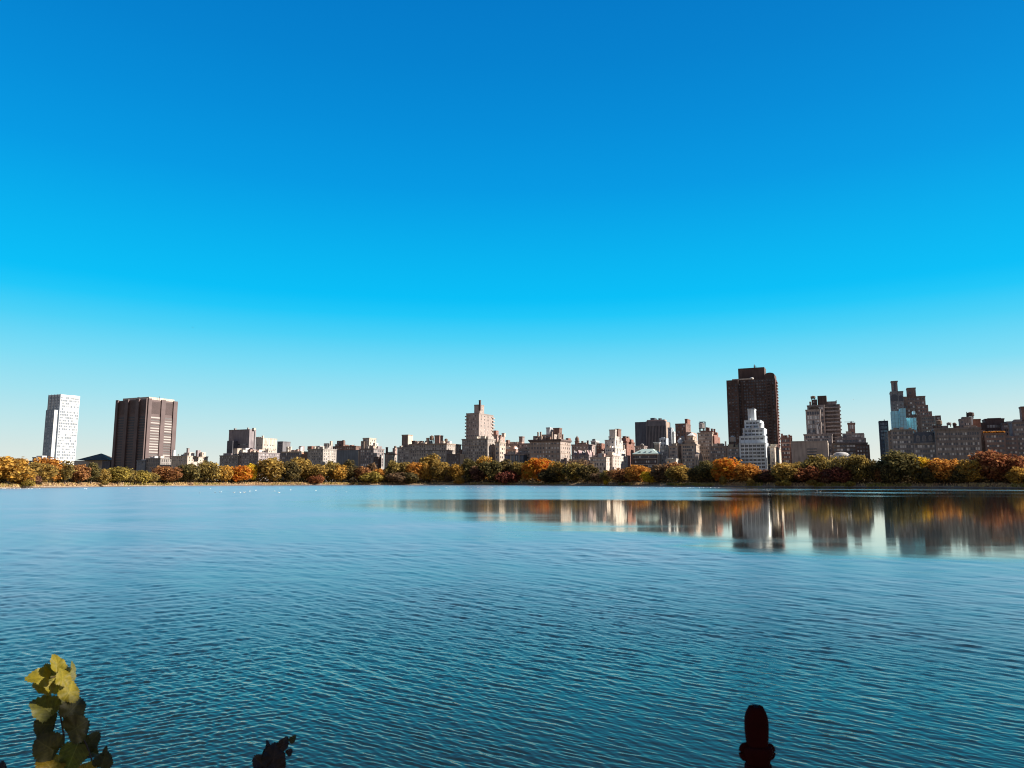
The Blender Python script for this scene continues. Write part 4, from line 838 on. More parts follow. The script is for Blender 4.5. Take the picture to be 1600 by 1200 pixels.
def tree(xc, yt, w, kind, label, shape='round', back=14, name='autumn_tree', group='trees along the far shore'):
    global NTREE
    i = NTREE; NTREE += 1
    Y = shore(xc) + back
    X = (xc - 800) / F / cP * 0 + ray(xc, 740).x / ray(xc, 740).y * Y
    zg = ground_z(xc, Y)
    top = HC + Y * ray(xc, yt).z / ray(xc, yt).y
    H = max(1.5, top - zg); W = w / F * Y * 1.24
    me, mt = CROWNS[shape][i % len(CROWNS[shape])]
    e = empty(name, (X, Y, zg), (i * 2.39996) % 6.28)
    tag(e, label, 'tree' if shape != 'bush' else 'shrub', group)
    c = link_mesh('crown', me, e, (0, 0, 0), (0, 0, 0), (W/14, W/14, H/mt * .97))
    c.material_slots[0].link = 'OBJECT'; c.material_slots[0].material = LEAF[kind]
    if shape != 'bush':
        link_mesh('trunk', TRUNKS[i % 3], e, (0, 0, 0), (0, 0, 0), (W/14, W/14, H/mt * (1.5 if shape == 'tall' else .9)))
    return e
TREES = [
 (12,710,54,'gold','big golden tree at the left end of the far shore','round',14), (38,733,28,'gold','low golden tree beside the big golden tree at far left','wide',10),
 (63,720,40,'olgold','olive-gold tree in front of the white tower, left half','round',12), (74,713,40,'orange','orange tree directly under the white tower, behind olive-gold tree','round',26),
 (94,723,18,'rust','mauve-brown narrow tree right of the orange tree under white tower','tall',22), (102,716,22,'olive','olive column shaped tree right of the white tower foot','tall',12),
 (123,723,26,'rust','rust orange tree before the glazed gable hall','round',12), (143,720,22,'green','dark green column shaped tree before the glazed gable hall','tall',12),
 (161,731,20,'olgold','small yellow-olive tree between gable hall and dark slab','round',12), (184,728,32,'ylgreen','pale yellow-green tree under the left half of dark slab','round',12),
 (204,732,18,'olive','small dark olive tree under the middle of dark slab','round',14), (220,735,24,'ylgreen','low yellow-green tree before the small grey-blue block','wide',10), (238,737,18,'olive','small olive tree before the dark striped block','round',12),
 (261,727,40,'rust','wide rust brown tree before the striped block','round',14), (294,722,31,'green','dark green round tree before the cream block with thin chimney','round',12), (323,719,32,'olive','dark olive-brown tree right of the cream chimney block','round',16),
 (349,725,27,'gold','orange-gold tree at the foot of the grey flat block','round',12), (374,726,35,'orgold','orange-olive tree below the arched gable block front','round',12), (393,722,18,'yellow','narrow bright yellow-orange tree below the arched gable block','round',20),
 (423,714,40,'olgold','large olive-gold tree before the cream side of the arched gable block','round',14), (454,718,28,'dark','very dark tree under the arcaded block','round',12), (469,713,34,'olgold','tall olive-gold tree behind the very dark tree','round',24),
 (494,723,30,'olgold','golden olive tree before the grey front below the red roof hut','round',14), (518,719,26,'olive','olive tree left of the blue blank wall','round',18), (530,724,26,'gold','gold tree before the left edge of blue blank wall','round',12),
 (545,715,22,'dark','dark pointed tree in the middle of blue blank wall','tall',14), (566,727,24,'rust','rust tree right of the dark pointed tree','round',14), (581,722,18,'brown','mauve-brown tree below the stepped block','round',24),
 (580,738,32,'ylgreen','low spreading yellow-green tree at the water below stepped block','wide',8), (593,731,18,'orange','small orange tree below the stepped block right corner','round',16), (606,730,18,'dark','low dark tree below the narrow brown house','round',16),
 (615,718,22,'olive','olive tree before the narrow brown house','round',20), (631,719,22,'olive','olive tree below the square brown roof tower','round',22), (648,720,24,'orange','gold-orange tree at the left end of the long grey block','round',14),
 (663,721,20,'gold','gold tree left of the tall olive-gold dome tree','round',14), (672,708,34,'olgold','tallest olive-gold tree below the long grey block','round',24), (687,718,30,'olgold','round olive-gold tree in front of the tallest one below the long grey block','round',12),
 (702,734,16,'brown','small brown tree below the long grey block corner','round',12), (715,722,25,'gold','gold tree before the low dark fronted house','round',12), (734,715,22,'green','olive-green tree at the left foot of the broad grey block','round',16),
 (747,725,24,'wine','wine-red tree below the broad grey block','round',12), (757,710,24,'gold','gold topped tree behind the dark green tree below centre tower','round',26), (768,716,30,'green','large dark green tree below the centre tower','round',11),
 (788,716,22,'dark','dark olive tree before the low blue glazed block','round',18), (809,719,22,'olive','grey-olive tree at the right end of blue glazed block','round',16), (823,723,16,'orange','small golden orange tree left of heavy corniced tan block','round',18),
 (842,712,40,'orgold','orange-topped tree covering the left front of heavy corniced tan block','round',14), (873,720,28,'olgold','yellow-olive tree at the right corner of heavy corniced tan block','round',14), (903,715,40,'brown','purple-brown leafless looking tree behind olive trees by gabled mansion','loose',30),
 (899,721,30,'olive','dark olive tree below the gabled mansion','round',14), (918,724,28,'dark','dark green tree left of the cream mansion','round',10), (936,738,20,'brown','low purple-brown tree at the foot of cream mansion','wide',12),
 (949,733,18,'olive','small grey-olive tree at the corner of cream mansion','round',12), (972,732,36,'rust','wide rust orange tree below the white stepped block','wide',12), (997,724,32,'orange','orange-olive tree left of the green roofed house','round',14),
 (1014,736,22,'yellow','small bright orange-yellow tree below the green roofed house','round',8), (1031,723,24,'brown','brown-olive tree right of the bright orange-yellow tree','round',16), (1056,720,28,'rust','brown-red tree behind the gold-olive tree under crowned block','round',28),
 (1060,725,34,'olgold','gold-olive tree below the crowned block','round',12), (1086,730,24,'dark','dark low tree before the grey stone church','round',12), (1104,717,28,'green','dark green tall tree left of the great orange tree','round',16),
 (1133,713,40,'orgold','great round orange tree with yellow base before tan blocks','round',12), (1119,734,26,'dark','dark tree filling the gap left of the great orange tree trunk','round',22), (1168,723,37,'orange','round orange-gold tree below the white stepped tower','round',12),
 (1198,732,26,'wine','dark red low tree right foot of the white stepped tower','round',14), (1228,721,40,'olgold','olive-gold round tree below the red-brown ornate block','round',12), (1246,719,20,'olgold','small olive topped tree behind the olive-gold one','round',28),
 (1262,730,40,'red','low rust-red tree before the blank beige block','wide',12), (1276,707,40,'olive','tall brown-olive tree before the right half of blank beige block','round',22), (1291,736,24,'wine','low red-brown tree beneath the tall brown-olive tree','wide',10),
 (1311,709,34,'olive','sparse olive tree before the round museum','loose',12), (1308,729,34,'crimson','dark red bush-like tree before the round museum','wide',10), (1343,706,36,'olive','dark olive tree right of the round museum','round',14),
 (1366,716,24,'dark','dark tree left of the lone blue glass tower','round',14), (1376,725,18,'rust','small orange speckled dark tree at the foot of the lone glass tower','round',12), (1405,702,52,'green','big dark green tree below the blue sheeted block','round',12),
 (1390,726,24,'dark','dark low tree left below the big dark green tree','wide',8), (1439,712,26,'yellow','bright yellow tree right of the big dark green tree','round',14), (1467,713,40,'orange','golden orange tree below the slate mansard house','round',13),
 (1490,716,26,'orange','orange tree between two gold trees below the long dark grey block','round',18), (1516,715,36,'gold','gold and dark tree left of the big rust-red tree','round',11), (1548,701,46,'red','big rust-red tree near the right edge','round',14), (1573,706,44,'red','rust-red spreading tree joined to the right of the big rust-red tree','round',16),
 (1590,728,26,'gold','low gold tree at the right edge of the shore','round',8), (1606,728,30,'dark','dark tree cut by the right edge of the photo','round',12),
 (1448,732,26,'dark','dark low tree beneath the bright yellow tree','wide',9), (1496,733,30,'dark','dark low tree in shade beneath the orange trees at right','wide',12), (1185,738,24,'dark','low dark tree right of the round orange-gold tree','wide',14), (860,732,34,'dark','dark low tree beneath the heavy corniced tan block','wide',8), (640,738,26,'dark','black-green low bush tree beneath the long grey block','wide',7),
 (-25,716,40,'gold','gold tree cut by the left edge of the photo','round',14), (1640,722,50,'olive','olive tree just beyond the right edge','round',14),
]
for t in TREES: tree(*t)
SHRUBS = [
 (46,750,15,'ylgreen','yellow-green shrub at the waterline left of the white tower',3), (46,742,24,'wine','reddish brown bush under the golden trees at far left',8), (494,743,22,'red','red shrub on the bank below the golden olive tree',7), (624,739,30,'brown','pale brown brush patch under olive trees left of centre',7),
 (793,735,30,'crimson','crimson shrub on the bank right of the dark green tree',9), (946,751,7,'yellow','small bright yellow shrub at the waterline below cream mansion',3), (1129,744,9,'olgold','small gold shrub below the great orange tree',4), (1228,750,13,'ylgreen','yellow-green shrub at the waterline below olive-gold tree',3), (1216,752,9,'olgold','small olive shrub left of yellow-green waterline shrub',3),
 (1280,754,8,'ylgreen','small yellow-green shrub at the waterline below tall brown-olive tree',3), (1329,752,10,'ylgreen','small yellow shrub at the waterline right of the round museum',3), (1172,749,10,'olgold','small gold shrub below the round orange-gold tree',3), (1267,750,14,'olgold','low olive shrub on the bank below the rust-red tree',4),
 (165,750,8,'olive','small olive shrub on the bank below gable hall',4), (718,748,14,'gold','small gold shrub on the bank below the gold tree left of centre',4),
]
for (x, y, w, k, lab, bk) in SHRUBS: tree(x, y, w, k, lab, 'bush', bk, 'bank_shrub', 'shrubs on the far bank')

# undergrowth and reeds along the bank: nobody could count them
def leaf_quads(name, P, S, up, mat, label, cat, seed):
    g = np.random.default_rng(seed); n = len(P)
    nrm = g.normal(size=(n, 3)); nrm[:, 2] *= .5; nrm /= np.linalg.norm(nrm, axis=1)[:, None]
    z = np.tile(np.array([0, 0, 1.0]), (n, 1)) + g.normal(size=(n, 3)) * up
    z /= np.linalg.norm(z, axis=1)[:, None]
    a = np.cross(nrm, z); a /= np.linalg.norm(a, axis=1)[:, None]
    wv = a * S[:, :1]; hv = z * S[:, 1:]
    V = np.stack([P - wv, P + wv, P + wv*.5 + hv, P - wv*.35 + hv*1.05], 1).reshape(-1, 3)
    me = bpy.data.meshes.new(name)
    me.vertices.add(n*4); me.vertices.foreach_set('co', V.astype(np.float32).ravel())
    me.loops.add(n*4); me.loops.foreach_set('vertex_index', np.arange(n*4, dtype=np.int32))
    me.polygons.add(n); me.polygons.foreach_set('loop_start', np.arange(0, n*4, 4, dtype=np.int32)); me.polygons.foreach_set('loop_total', np.full(n, 4, dtype=np.int32))
    me.update(); me.materials.append(mat)
    o = bpy.data.objects.new(name, me); C.objects.link(o)
    tag(o, label, cat, None, 'stuff'); return o
g = np.random.default_rng(5)
def bank_points(n, o0, o1, mask=None, x0=-120, x1=1720):
    px = g.uniform(x0, x1, n); off = g.uniform(o0, o1, n)
    if mask is not None:
        keep = g.random(n) < mask(px); px = px[keep]; off = off[keep]
    Y = np.interp(px, SHX, SHZ) + off
    return px, np.stack([(px - 800)/F*Y*1.0086, Y, np.interp(off, [-2, 0, 1.5, 6, 14, 30, 120], [-.6, .05, .8, 1.9, 2.9, 3.2, 3.4])], 1)
patch = lambda px: .25 + .75 * (np.sin(px*.045 + 1) + np.sin(px*.017) + np.sin(px*.11) > -.3)
right = lambda px: np.interp(px, [0, 600, 900, 1600], [1, .75, .4, .5])
M_REED = leaf_mat('dry_reeds', [(.26,.16,.10), (.50,.34,.20), (.55,.42,.17)], .3)
M_REEDG = leaf_mat('green_reeds', [(.14,.12,.03), (.28,.24,.06), (.36,.26,.08)], .3)
px, P = bank_points(42000, .8, 9, lambda p: patch(p) * right(p))
leaf_quads('reeds', P, np.stack([g.uniform(.12, .35, len(P)), g.uniform(.4, 1.25, len(P))], 1), .25, M_REED, 'dry tan reeds along the edge of the far bank', 'reeds', 1)
px, P = bank_points(18000, .5, 6, lambda p: np.where(p > 900, .9, .5) * (np.sin(p*.06) + np.sin(p*.023 + 2) > .1))
leaf_quads('grass_tufts', P, np.stack([g.uniform(.12, .4, len(P)), g.uniform(.5, 1.5, len(P))], 1), .3, M_REEDG, 'yellow-green grass tufts along the far waterline', 'grass', 2)
px, P = bank_points(30000, 10, 28)
P[:, 2] += g.random(len(P))**1.6 * 4.5 * (.5 + .5*np.sin(px*.21)**2)
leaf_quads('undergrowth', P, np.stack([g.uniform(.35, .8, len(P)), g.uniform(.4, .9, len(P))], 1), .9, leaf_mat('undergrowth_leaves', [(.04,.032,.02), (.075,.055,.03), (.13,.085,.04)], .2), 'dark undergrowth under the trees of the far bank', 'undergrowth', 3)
px, P = bank_points(16000, 34, 75)
P[:, 2] += g.random(len(P)) * 9 * (.5 + .5*np.sin(px*.13)**2)
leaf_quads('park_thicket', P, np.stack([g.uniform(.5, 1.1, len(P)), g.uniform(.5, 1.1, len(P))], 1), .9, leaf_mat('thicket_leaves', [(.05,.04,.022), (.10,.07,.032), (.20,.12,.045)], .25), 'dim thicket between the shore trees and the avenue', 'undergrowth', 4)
# terrace garden planting
x0, x1, y0, y1, z0, z1 = GARDEN.boxes[0]
n = 500; P = np.stack([g.uniform(x0, x1, n), g.uniform(y0 - .2, y0 + 3, n), z1 + .5 + g.uniform(0, .5, n)], 1)
o = leaf_quads('terrace_plants', P, np.stack([g.uniform(.3, .6, n), g.uniform(.5, 1.6, n)], 1), .5, LEAF['orange'], None, None, 6); o.parent = GARDEN.root; del o['kind']

# ------------------------------------------------------------------ ground
def land_mat():
    m, nt, out = new_mat('shore_earth')
    p = nd(nt, 'ShaderNodeBsdfPrincipled'); p.inputs['Roughness'].default_value = .95
    geo = nd(nt, 'ShaderNodeNewGeometry'); sx = nd(nt, 'ShaderNodeSeparateXYZ'); nt.links.new(geo.outputs['Position'], sx.inputs[0])
    n = nd(nt, 'ShaderNodeTexNoise', i_Scale=.25, i_Detail=6.0); nt.links.new(geo.outputs['Position'], n.inputs['Vector'])
    z = math_n(nt, 'ADD', sx.outputs[2], math_n(nt, 'MULTIPLY', math_n(nt, 'SUBTRACT', n.outputs[0], .5), .5))
    c = ramp(nt, math_n(nt, 'MULTIPLY', z, .4), [(0, (.06,.045,.035)), (.09, (.15,.11,.085)), (.2, (.33,.25,.19)), (.45, (.24,.17,.10)), (1, (.13,.10,.05))])
    nt.links.new(c, p.inputs['Base Color']); nt.links.new(p.outputs[0], out.inputs[0]); return m
M_LAND = land_mat()
V = []; Fc = []
PXS = list(np.linspace(-1500, 3200, 420)); OFF = [-4, -1, 0, .5, 1.5, 3, 6, 10, 14, 30, 60, 120, 300, 900, 3000, 9000]
rl = random.Random(3)
for p in PXS:
    Ys = shore(p)
    for o_ in OFF:
        Y = Ys + o_; z = float(np.interp(o_, [-4, -1, 0, .5, 1.5, 6, 14, 30, 120, 400, 9000], [-1.2, -.3, .12, .45, .8, 1.9, 2.9, 3.2, 3.4, 2.6, 2.6]))
        if 0 <= o_ <= 6: z += rl.uniform(-.12, .12)
        V.append(((p - 800)/F*Y*1.0086, Y + (rl.uniform(-.5, .5) if abs(o_) <= 6 else 0), z))
k = len(OFF)
for i in range(len(PXS) - 1):
    for j in range(k - 1):
        Fc.append((i*k + j, (i+1)*k + j, (i+1)*k + j + 1, i*k + j + 1))
o = obj('ground', (V, Fc), M_LAND); tag(o, kind='structure')
# near bank under the viewer
V = []; Fc = []; nx, ny = 60, 40
for i in range(nx + 1):
    for j in range(ny + 1):
        x = -60 + 120*i/nx; y = -30 + 38*j/ny if j else -4000
        if i == 0: x = -4000
        if i == nx: x = 4000
        z = float(np.interp(y, [-30, 1.7, 2.6, 4.6, 6.0, 8.0], [2.4, 2.38, 2.2, .9, .05, -1.0])) + (rl.uniform(-.05, .05) if -29 < y < 6 else 0)
        V.append((x, y, z))
for i in range(nx):
    for j in range(ny):
        a = i*(ny+1) + j; Fc.append((a, a + ny + 1, a + ny + 2, a + 1))
o = obj('near_bank', (V, Fc), M_LAND); tag(o, kind='structure')

# ------------------------------------------------------------------ water: a dense sheet with real ripples
def sst(a, b, x):
    t = np.clip((x - a) / (b - a), 0, 1); return t*t*(3 - 2*t)
fpx = 739.0
rr = []; r = 5.2
while r < 820:
    rr.append(r); r += min(max(.012, max(.0, .55) * r*r/(fpx*HC)), 9)
rr = np.array(rr + [900, 1100.])
th = np.concatenate([np.linspace(-1.1, -.66, 30)[:-1], np.linspace(-.66, .66, 1420), np.linspace(.66, 1.1, 30)[1:]])
RR, TH = np.meshgrid(rr, th, indexing='ij')
X = RR*np.sin(TH); Yw = RR*np.cos(TH)
PXW = 800 + F * np.tan(np.clip(TH, -1.2, 1.2)) * .9915
gw = np.random.default_rng(11)
def fbm(x, y, seed, base, octs=4):
    q = np.random.default_rng(seed); s = np.zeros_like(x); a = 1
    for o_ in range(octs):
        for _ in range(3):
            an = q.uniform(0, 2*np.pi); kf = base * 2**o_ * q.uniform(.7, 1.4)
            s += a * np.sin(kf*(np.cos(an)*x + np.sin(an)*y) + q.uniform(0, 6.28))
        a *= .55
    return s / 3.0
# wind map: total slope of the surface at each place
wob = fbm(X*.12, Yw, 4, .05)
lr = np.log(RR) + .05*wob
calm_side = sst(380, 980, PXW + 40*fbm(X*.3, Yw, 9, .08))
rin = np.interp(PXW, [430, 620, 800, 1000, 1150, 1600], [118, 92, 74, 62, 47, 46])
streak = fbm(X*.05, Yw, 15, .35, 3)*.09 + fbm(X*.25, Yw*1.5, 16, .6, 2)*.06
calm_in = sst(np.log(rin*.80), np.log(rin*1.30), lr + streak)
far_blue = sst(math.log(150), math.log(175), lr) * (1 - sst(1060, 1220, PXW + 40*wob))
# drifting cat's-paws: long thin ripple bands over the calm water at the right
band = np.zeros_like(X)
for (rc, wd, xa, xb, amp) in ((388, 18, 1140, 1800, .8), (285, 12, 1290, 1420, .9), (290, 6, 1150, 1700, .25), (222, 4, 1290, 1380, .6), (232, 4, 1150, 1700, .2), (250, 8, 1130, 1300, .4), (330, 14, 620, 1250, .4), (200, 10, 700, 1150, -.5), (262, 10, 600, 1130, -.45)):
    band += amp * np.exp(-((RR*(1 + .012*wob) - rc)/wd)**2) * sst(xa - 60, xa + 30, PXW) * (1 - sst(xb - 30, xb + 60, PXW))
left_s = .034 + .009*fbm(X, Yw, 21, .08)
left_s = left_s + .03*sst(math.log(60), math.log(22), lr)
cm = calm_side*calm_in
slope = np.exp(np.log(np.maximum(left_s, .01))*(1 - cm) + np.log(.0022)*cm)
slope = np.exp(np.log(slope)*(1 - far_blue) + far_blue*np.log(.048))
slope = np.clip(slope + .03*band*calm_in, .0018, .09)
near = 1 - sst(math.log(14), math.log(38), lr)
amp_map = np.exp(np.log(.012)*cm) * (1 + .3*fbm(X, Yw, 33, .25))
spacing = np.maximum(np.gradient(rr)[:, None] * np.ones_like(TH), RR*(1.32/1420))
Z = np.zeros_like(X); lost = np.zeros_like(X)
mixl = sst(620, 250, PXW + 60*wob)        # second crossing wave train on the left
comps = []
for i in range(140):
    lam = .08 * (.95/.08)**gw.random()
    if i % 3 == 2: ang = math.atan2(.80, -.55) + gw.normal()*.28; wt = 1
    elif i % 3 == 1: ang = math.atan2(.86, .45) + gw.normal()*.5; wt = 2
    else: ang = math.atan2(.80, .60) + gw.normal()*.22; wt = 0
    comps.append((lam, ang, wt, gw.uniform(0, 6.28)))
for (lam, ang, wt, ph) in comps:
    kk = 2*math.pi/lam
    sl = .033 * (lam/.2)**(-.5 if lam > .2 else .15)
    w = (mixl*.95 + .12) if wt == 1 else ((1 - .6*mixl) if wt == 0 else .55)
    vis = sst(1.1, 2.0, lam/spacing)
    phase = kk*(math.cos(ang)*X + math.sin(ang)*Yw) + ph + .9*fbm(X, Yw, int(ph*1000), .3/lam, 1)
    if lam > .28: w = w * (.38 + .62*sst(math.log(13), math.log(34), lr))     # longer wavelets only out where the breeze is
    a = sl/kk * w * amp_map
    s_ = np.sin(phase)
    Z += a*vis*(s_ + .32*np.cos(2*phase + math.pi))      # peaked crests
    lost += (sl*w*amp_map*(1 - vis))**2*.5
chop = sst(math.log(20), math.log(44), lr) * amp_map      # longer chop that still shows farther out
for i in range(46):
    lam = .8 * 3.6**gw.random(); ang = math.atan2(.8, .45) + gw.normal()*.6; kk = 2*math.pi/lam
    Z += chop * sst(1.1, 2.0, lam/spacing) * (.0078/kk) * np.sin(kk*(math.cos(ang)*X + math.sin(ang)*Yw) + gw.uniform(0, 6.28))
sub = np.sqrt(lost*.35 + near*(.008)**2 + (slope**2)*(1 - near))
nr_, nt_ = X.shape
co = np.stack([X, Yw, Z], -1).reshape(-1, 3).astype(np.float32)
me = bpy.data.meshes.new('water')
me.vertices.add(len(co)); me.vertices.foreach_set('co', co.ravel())
I = np.arange(nr_*nt_).reshape(nr_, nt_)
q = np.stack([I[:-1, :-1], I[:-1, 1:], I[1:, 1:], I[1:, :-1]], -1).reshape(-1, 4)[:, ::-1]
nq = len(q)
me.loops.add(nq*4); me.loops.foreach_set('vertex_index', q.astype(np.int32).ravel())
me.polygons.add(nq); me.polygons.foreach_set('loop_start', np.arange(0, nq*4, 4, dtype=np.int32)); me.polygons.foreach_set('loop_total', np.full(nq, 4, dtype=np.int32))
me.polygons.foreach_set('use_smooth', np.ones(nq, dtype=bool))
me.update()
at = me.attributes.new('ripple', 'FLOAT', 'POINT'); at.data.foreach_set('value', sub.astype(np.float32).ravel())
m, nt, out = new_mat('reservoir_water')
a = nd(nt, 'ShaderNodeAttribute', attribute_name='ripple')
geo = nd(nt, 'ShaderNodeNewGeometry')
mp = nd(nt, 'ShaderNodeMapping'); mp.inputs['Rotation'].default_value = (0, 0, R(-35)); mp.inputs['Scale'].default_value = (1.0, 2.6, 1); nt.links.new(geo.outputs['Position'], mp.inputs[0])
n1 = nd(nt, 'ShaderNodeTexNoise', i_Scale=.55, i_Detail=5.0); nt.links.new(mp.outputs[0], n1.inputs['Vector'])
s1 = math_n(nt, 'MULTIPLY', a.outputs['Fac'], math_n(nt, 'MULTIPLY_ADD', n1.outputs[0], 1.1, .45))
rg = math_n(nt, 'SQRT', math_n(nt, 'MULTIPLY', s1, 1.3), clamp=True)
dif = nd(nt, 'ShaderNodeBsdfDiffuse'); dif.inputs[0].default_value = (.011, .018, .015, 1)
gl = nd(nt, 'ShaderNodeBsdfGlossy'); gl.distribution = 'GGX'; gl.inputs[0].default_value = (.98, .96, .86, 1); nt.links.new(rg, gl.inputs['Roughness'])
dt = nt.nodes.new('ShaderNodeVectorMath'); dt.operation = 'DOT_PRODUCT'; nt.links.new(geo.outputs['Normal'], dt.inputs[0]); nt.links.new(geo.outputs['Incoming'], dt.inputs[1])
fr = math_n(nt, 'DIVIDE', 1.0, math_n(nt, 'ADD', 1.0, math_n(nt, 'POWER', math_n(nt, 'DIVIDE', math_n(nt, 'ABSOLUTE', dt.outputs['Value']), .186), 2.9)))   # grazing reflection
mx = nd(nt, 'ShaderNodeMixShader'); nt.links.new(fr, mx.inputs[0]); nt.links.new(dif.outputs[0], mx.inputs[1]); nt.links.new(gl.outputs[0], mx.inputs[2]); nt.links.new(mx.outputs[0], out.inputs[0])
me.materials.append(m)
o = bpy.data.objects.new('water', me); C.objects.link(o); tag(o, kind='structure')

# ------------------------------------------------------------------ birds
M_GULL = plain('white_feathers', (.82, .81, .79), .7, 0, .06); M_DUCK = plain('dark_feathers', (.05, .042, .038), .7)
def floating_bird(mat):
    bm = bmesh.new()
    tube(bm, [(-.30,0,.13), (-.22,0,.12), (-.08,0,.09), (.08,0,.09), (.19,0,.12), (.23,0,.2), (.26,0,.25), (.31,0,.255), (.38,0,.24)], [.012,.05,.105,.115,.08,.05,.052,.035,.008], 8)
    me = bpy.data.meshes.new('floating_bird'); bm.to_mesh(me); bm.free(); me.materials.append(mat)
    for pl in me.polygons: pl.use_smooth = True
    return me
ME_GULL = floating_bird(M_GULL); ME_DUCK = floating_bird(M_DUCK)
GULLS = []
for x0_, sc, lst in ((0, 5.926, [(25,138),(45,138),(70,138),(95,138),(130,138),(165,138),(185,138),(210,138),(240,138),(265,138),(295,138),(340,138),(365,136),(785,138),(800,139),(1190,138),(1235,138),(1450,135)]),
  (270, 5.926, [(347,135),(250,178),(392,172),(436,170),(450,168),(568,173),(625,173),(660,173),(672,172),(712,162),(768,155),(845,133),(945,160),(985,175),(990,133),(1020,133),(1092,150),(1132,140),(1212,130),(1325,155),(1490,130),(1508,160),(1570,128)]),
  (540, 5.926, [(5,168),(375,160),(172,128),(405,112),(435,113),(515,113),(580,115),(610,113),(620,113),(762,112),(748,132),(835,112),(870,148),(930,128),(965,122),(1015,122),(1050,122),(1095,150),(1115,122),(1145,122),(1165,138),(1195,122),(1225,125),(1260,122),(1355,128)]),
  (810, 5.926, [(60,118),(120,122),(150,130),(200,122),(560,123),(658,123),(765,125),(800,122),(850,125),(910,125),(940,128),(965,128),(978,128),(1035,128),(1060,125),(1080,128),(1100,128),(1130,128),(1155,128),(1180,125),(1205,127),(1245,127),(1275,128),(1310,125),(1345,125),(1390,128),(1440,127),(1487,128),(1510,128),(1540,128),(1570,128),(1590,128)]),
  (1080, 5.926, [(18,130),(75,130),(95,130),(115,130),(145,130),(180,129),(215,129),(225,130),(255,129)])):
    GULLS += [(x0_ + u/sc, 740 + v/sc) for u, v in lst]
rg_ = random.Random(4)
def on_water(px, py):
    d = ray(px, py); Y = -HC/d.z*d.y if d.z < 0 else 1e9
    Y = min(Y, shore(px) - rg_.uniform(8, 22)); return Vector((d.x/d.y*Y, Y, 0))
for i, (px, py) in enumerate(GULLS):
    o = link_mesh('gull', ME_GULL, None, on_water(px, py + .6), (0, 0, rg_.uniform(0, 6.28)), (1.12,)*3)
    tag(o, 'white gull floating on the water near the far shore', 'gull', 'white gulls resting on the reservoir')
for px, py in ((1275.5, 768.2), (1280.8, 768.8)):
    o = link_mesh('duck', ME_DUCK, None, on_water(px, py), (0, 0, .2), (2.2, 2.2, 2.0)); tag(o, 'dark duck swimming on calm water before the blank beige block', 'duck', 'pair of dark ducks')
def flying_bird(name, px, py, Y, span, mat, label, roll):
    s = span/2; bm = bmesh.new()
    tube(bm, [(0,-.35*s,0), (0,-.2*s,0), (0,.1*s,.01), (0,.34*s,.03), (0,.45*s,.02)], [.02*s,.08*s,.11*s,.06*s,.01*s], 8)
    for sg in (-1, 1):
        pts = [(0,.16,.03), (.45,.22,.14), (1,-.02,.05), (.5,-.08,.12), (0,-.12,.03)]
        t = [bm.verts.new((sg*x*s, y*s, z*s)) for x, y, z in pts]; u = [bm.verts.new((sg*x*s, y*s, z*s - .025*s)) for x, y, z in pts]
        bm.faces.new(t); bm.faces.new(list(reversed(u)))
        for i in range(5): j = (i+1) % 5; bm.faces.new((t[j], t[i], u[i], u[j]))
    o = obj(name, bm, mat); o.location = at_depth(px, py, Y); o.rotation_euler = (R(10), roll, .4); tag(o, label, 'bird')
flying_bird('flying_bird', 301, 512, 150, .62, M_DUCK, 'tiny dark bird flying in the blue sky above the grey slab block', R(28))
flying_bird('flying_bird', 1333.5, 624, 330, 1.3, M_GULL, 'faint pale bird high right of the stepped grey-tan tower', R(-6))

# ------------------------------------------------------------------ iron fence post with spear finial, right in front
M_IRON = plain('black_iron', (.032, .0035, .0035), .9, 0, .2, 40)
M_IRON.node_tree.nodes['Principled BSDF'].inputs['Specular IOR Level'].default_value = .08
p0 = at_depth(1181, 1110, 1.3)
fx, fz = p0.x, p0.z
e = empty('iron_fence_post', (fx, 1.3, 2.38)); tag(e, 'black iron fence post with blunt spear finial at the bottom right', 'fence post')
u_ = 1.3/F                                    # metres per photo pixel here
top = at_depth(1181, 1102, 1.3).z - 2.38
def zz_(py): return top - (py - 1102)*u_*1.01
bm = bmesh.new()
prof = [(3, 1104.5), (10.5, 1103.2), (13, 1108), (15.5, 1113), (17.3, 1120), (17.8, 1128), (17.8, 1136), (17.2, 1144), (16.4, 1152), (16, 1157), (17, 1160)]
rings(bm, [(w*u_, zz_(y)) for w, y in reversed(prof)], 20, True, 0, 0, 1, .75)
for sx in (-1, 1): rings(bm, [(1*u_, zz_(1107)), (3.4*u_, zz_(1105)), (2.6*u_, zz_(1102.5)), (.6*u_, zz_(1101.5))], 8, True, sx*6.2*u_, 0)
obj('finial', bm, M_IRON, e, True)
bm = bmesh.new()
prof = [(19.5, 1185), (21.5, 1178), (25, 1172), (26.5, 1166), (26, 1162), (24, 1158.8), (18, 1158)]
rings(bm, [(w*u_, zz_(y)) for w, y in prof], 20, True, 0, 0, .86, .7)
for sx in (-1, 1):
    pts = [(sx*(17.8 + 5.8*math.cos(a))*u_, 0, zz_(1167 - 9*math.sin(a))) for a in [k*math.pi/9 - math.pi/2 for k in range(19)]]
    tube(bm, pts, [(4.6 if sx < 0 else 3.3)*u_]*19, 8)
obj('collar', bm, M_IRON, e, True)
bm = bmesh.new(); rings(bm, [(22*u_, 0), (22*u_, zz_(1240)), (21*u_, zz_(1210)), (19.6*u_, zz_(1184))], 20, True, 0, 0, 1, .8)
obj('post', bm, M_IRON, e, True)

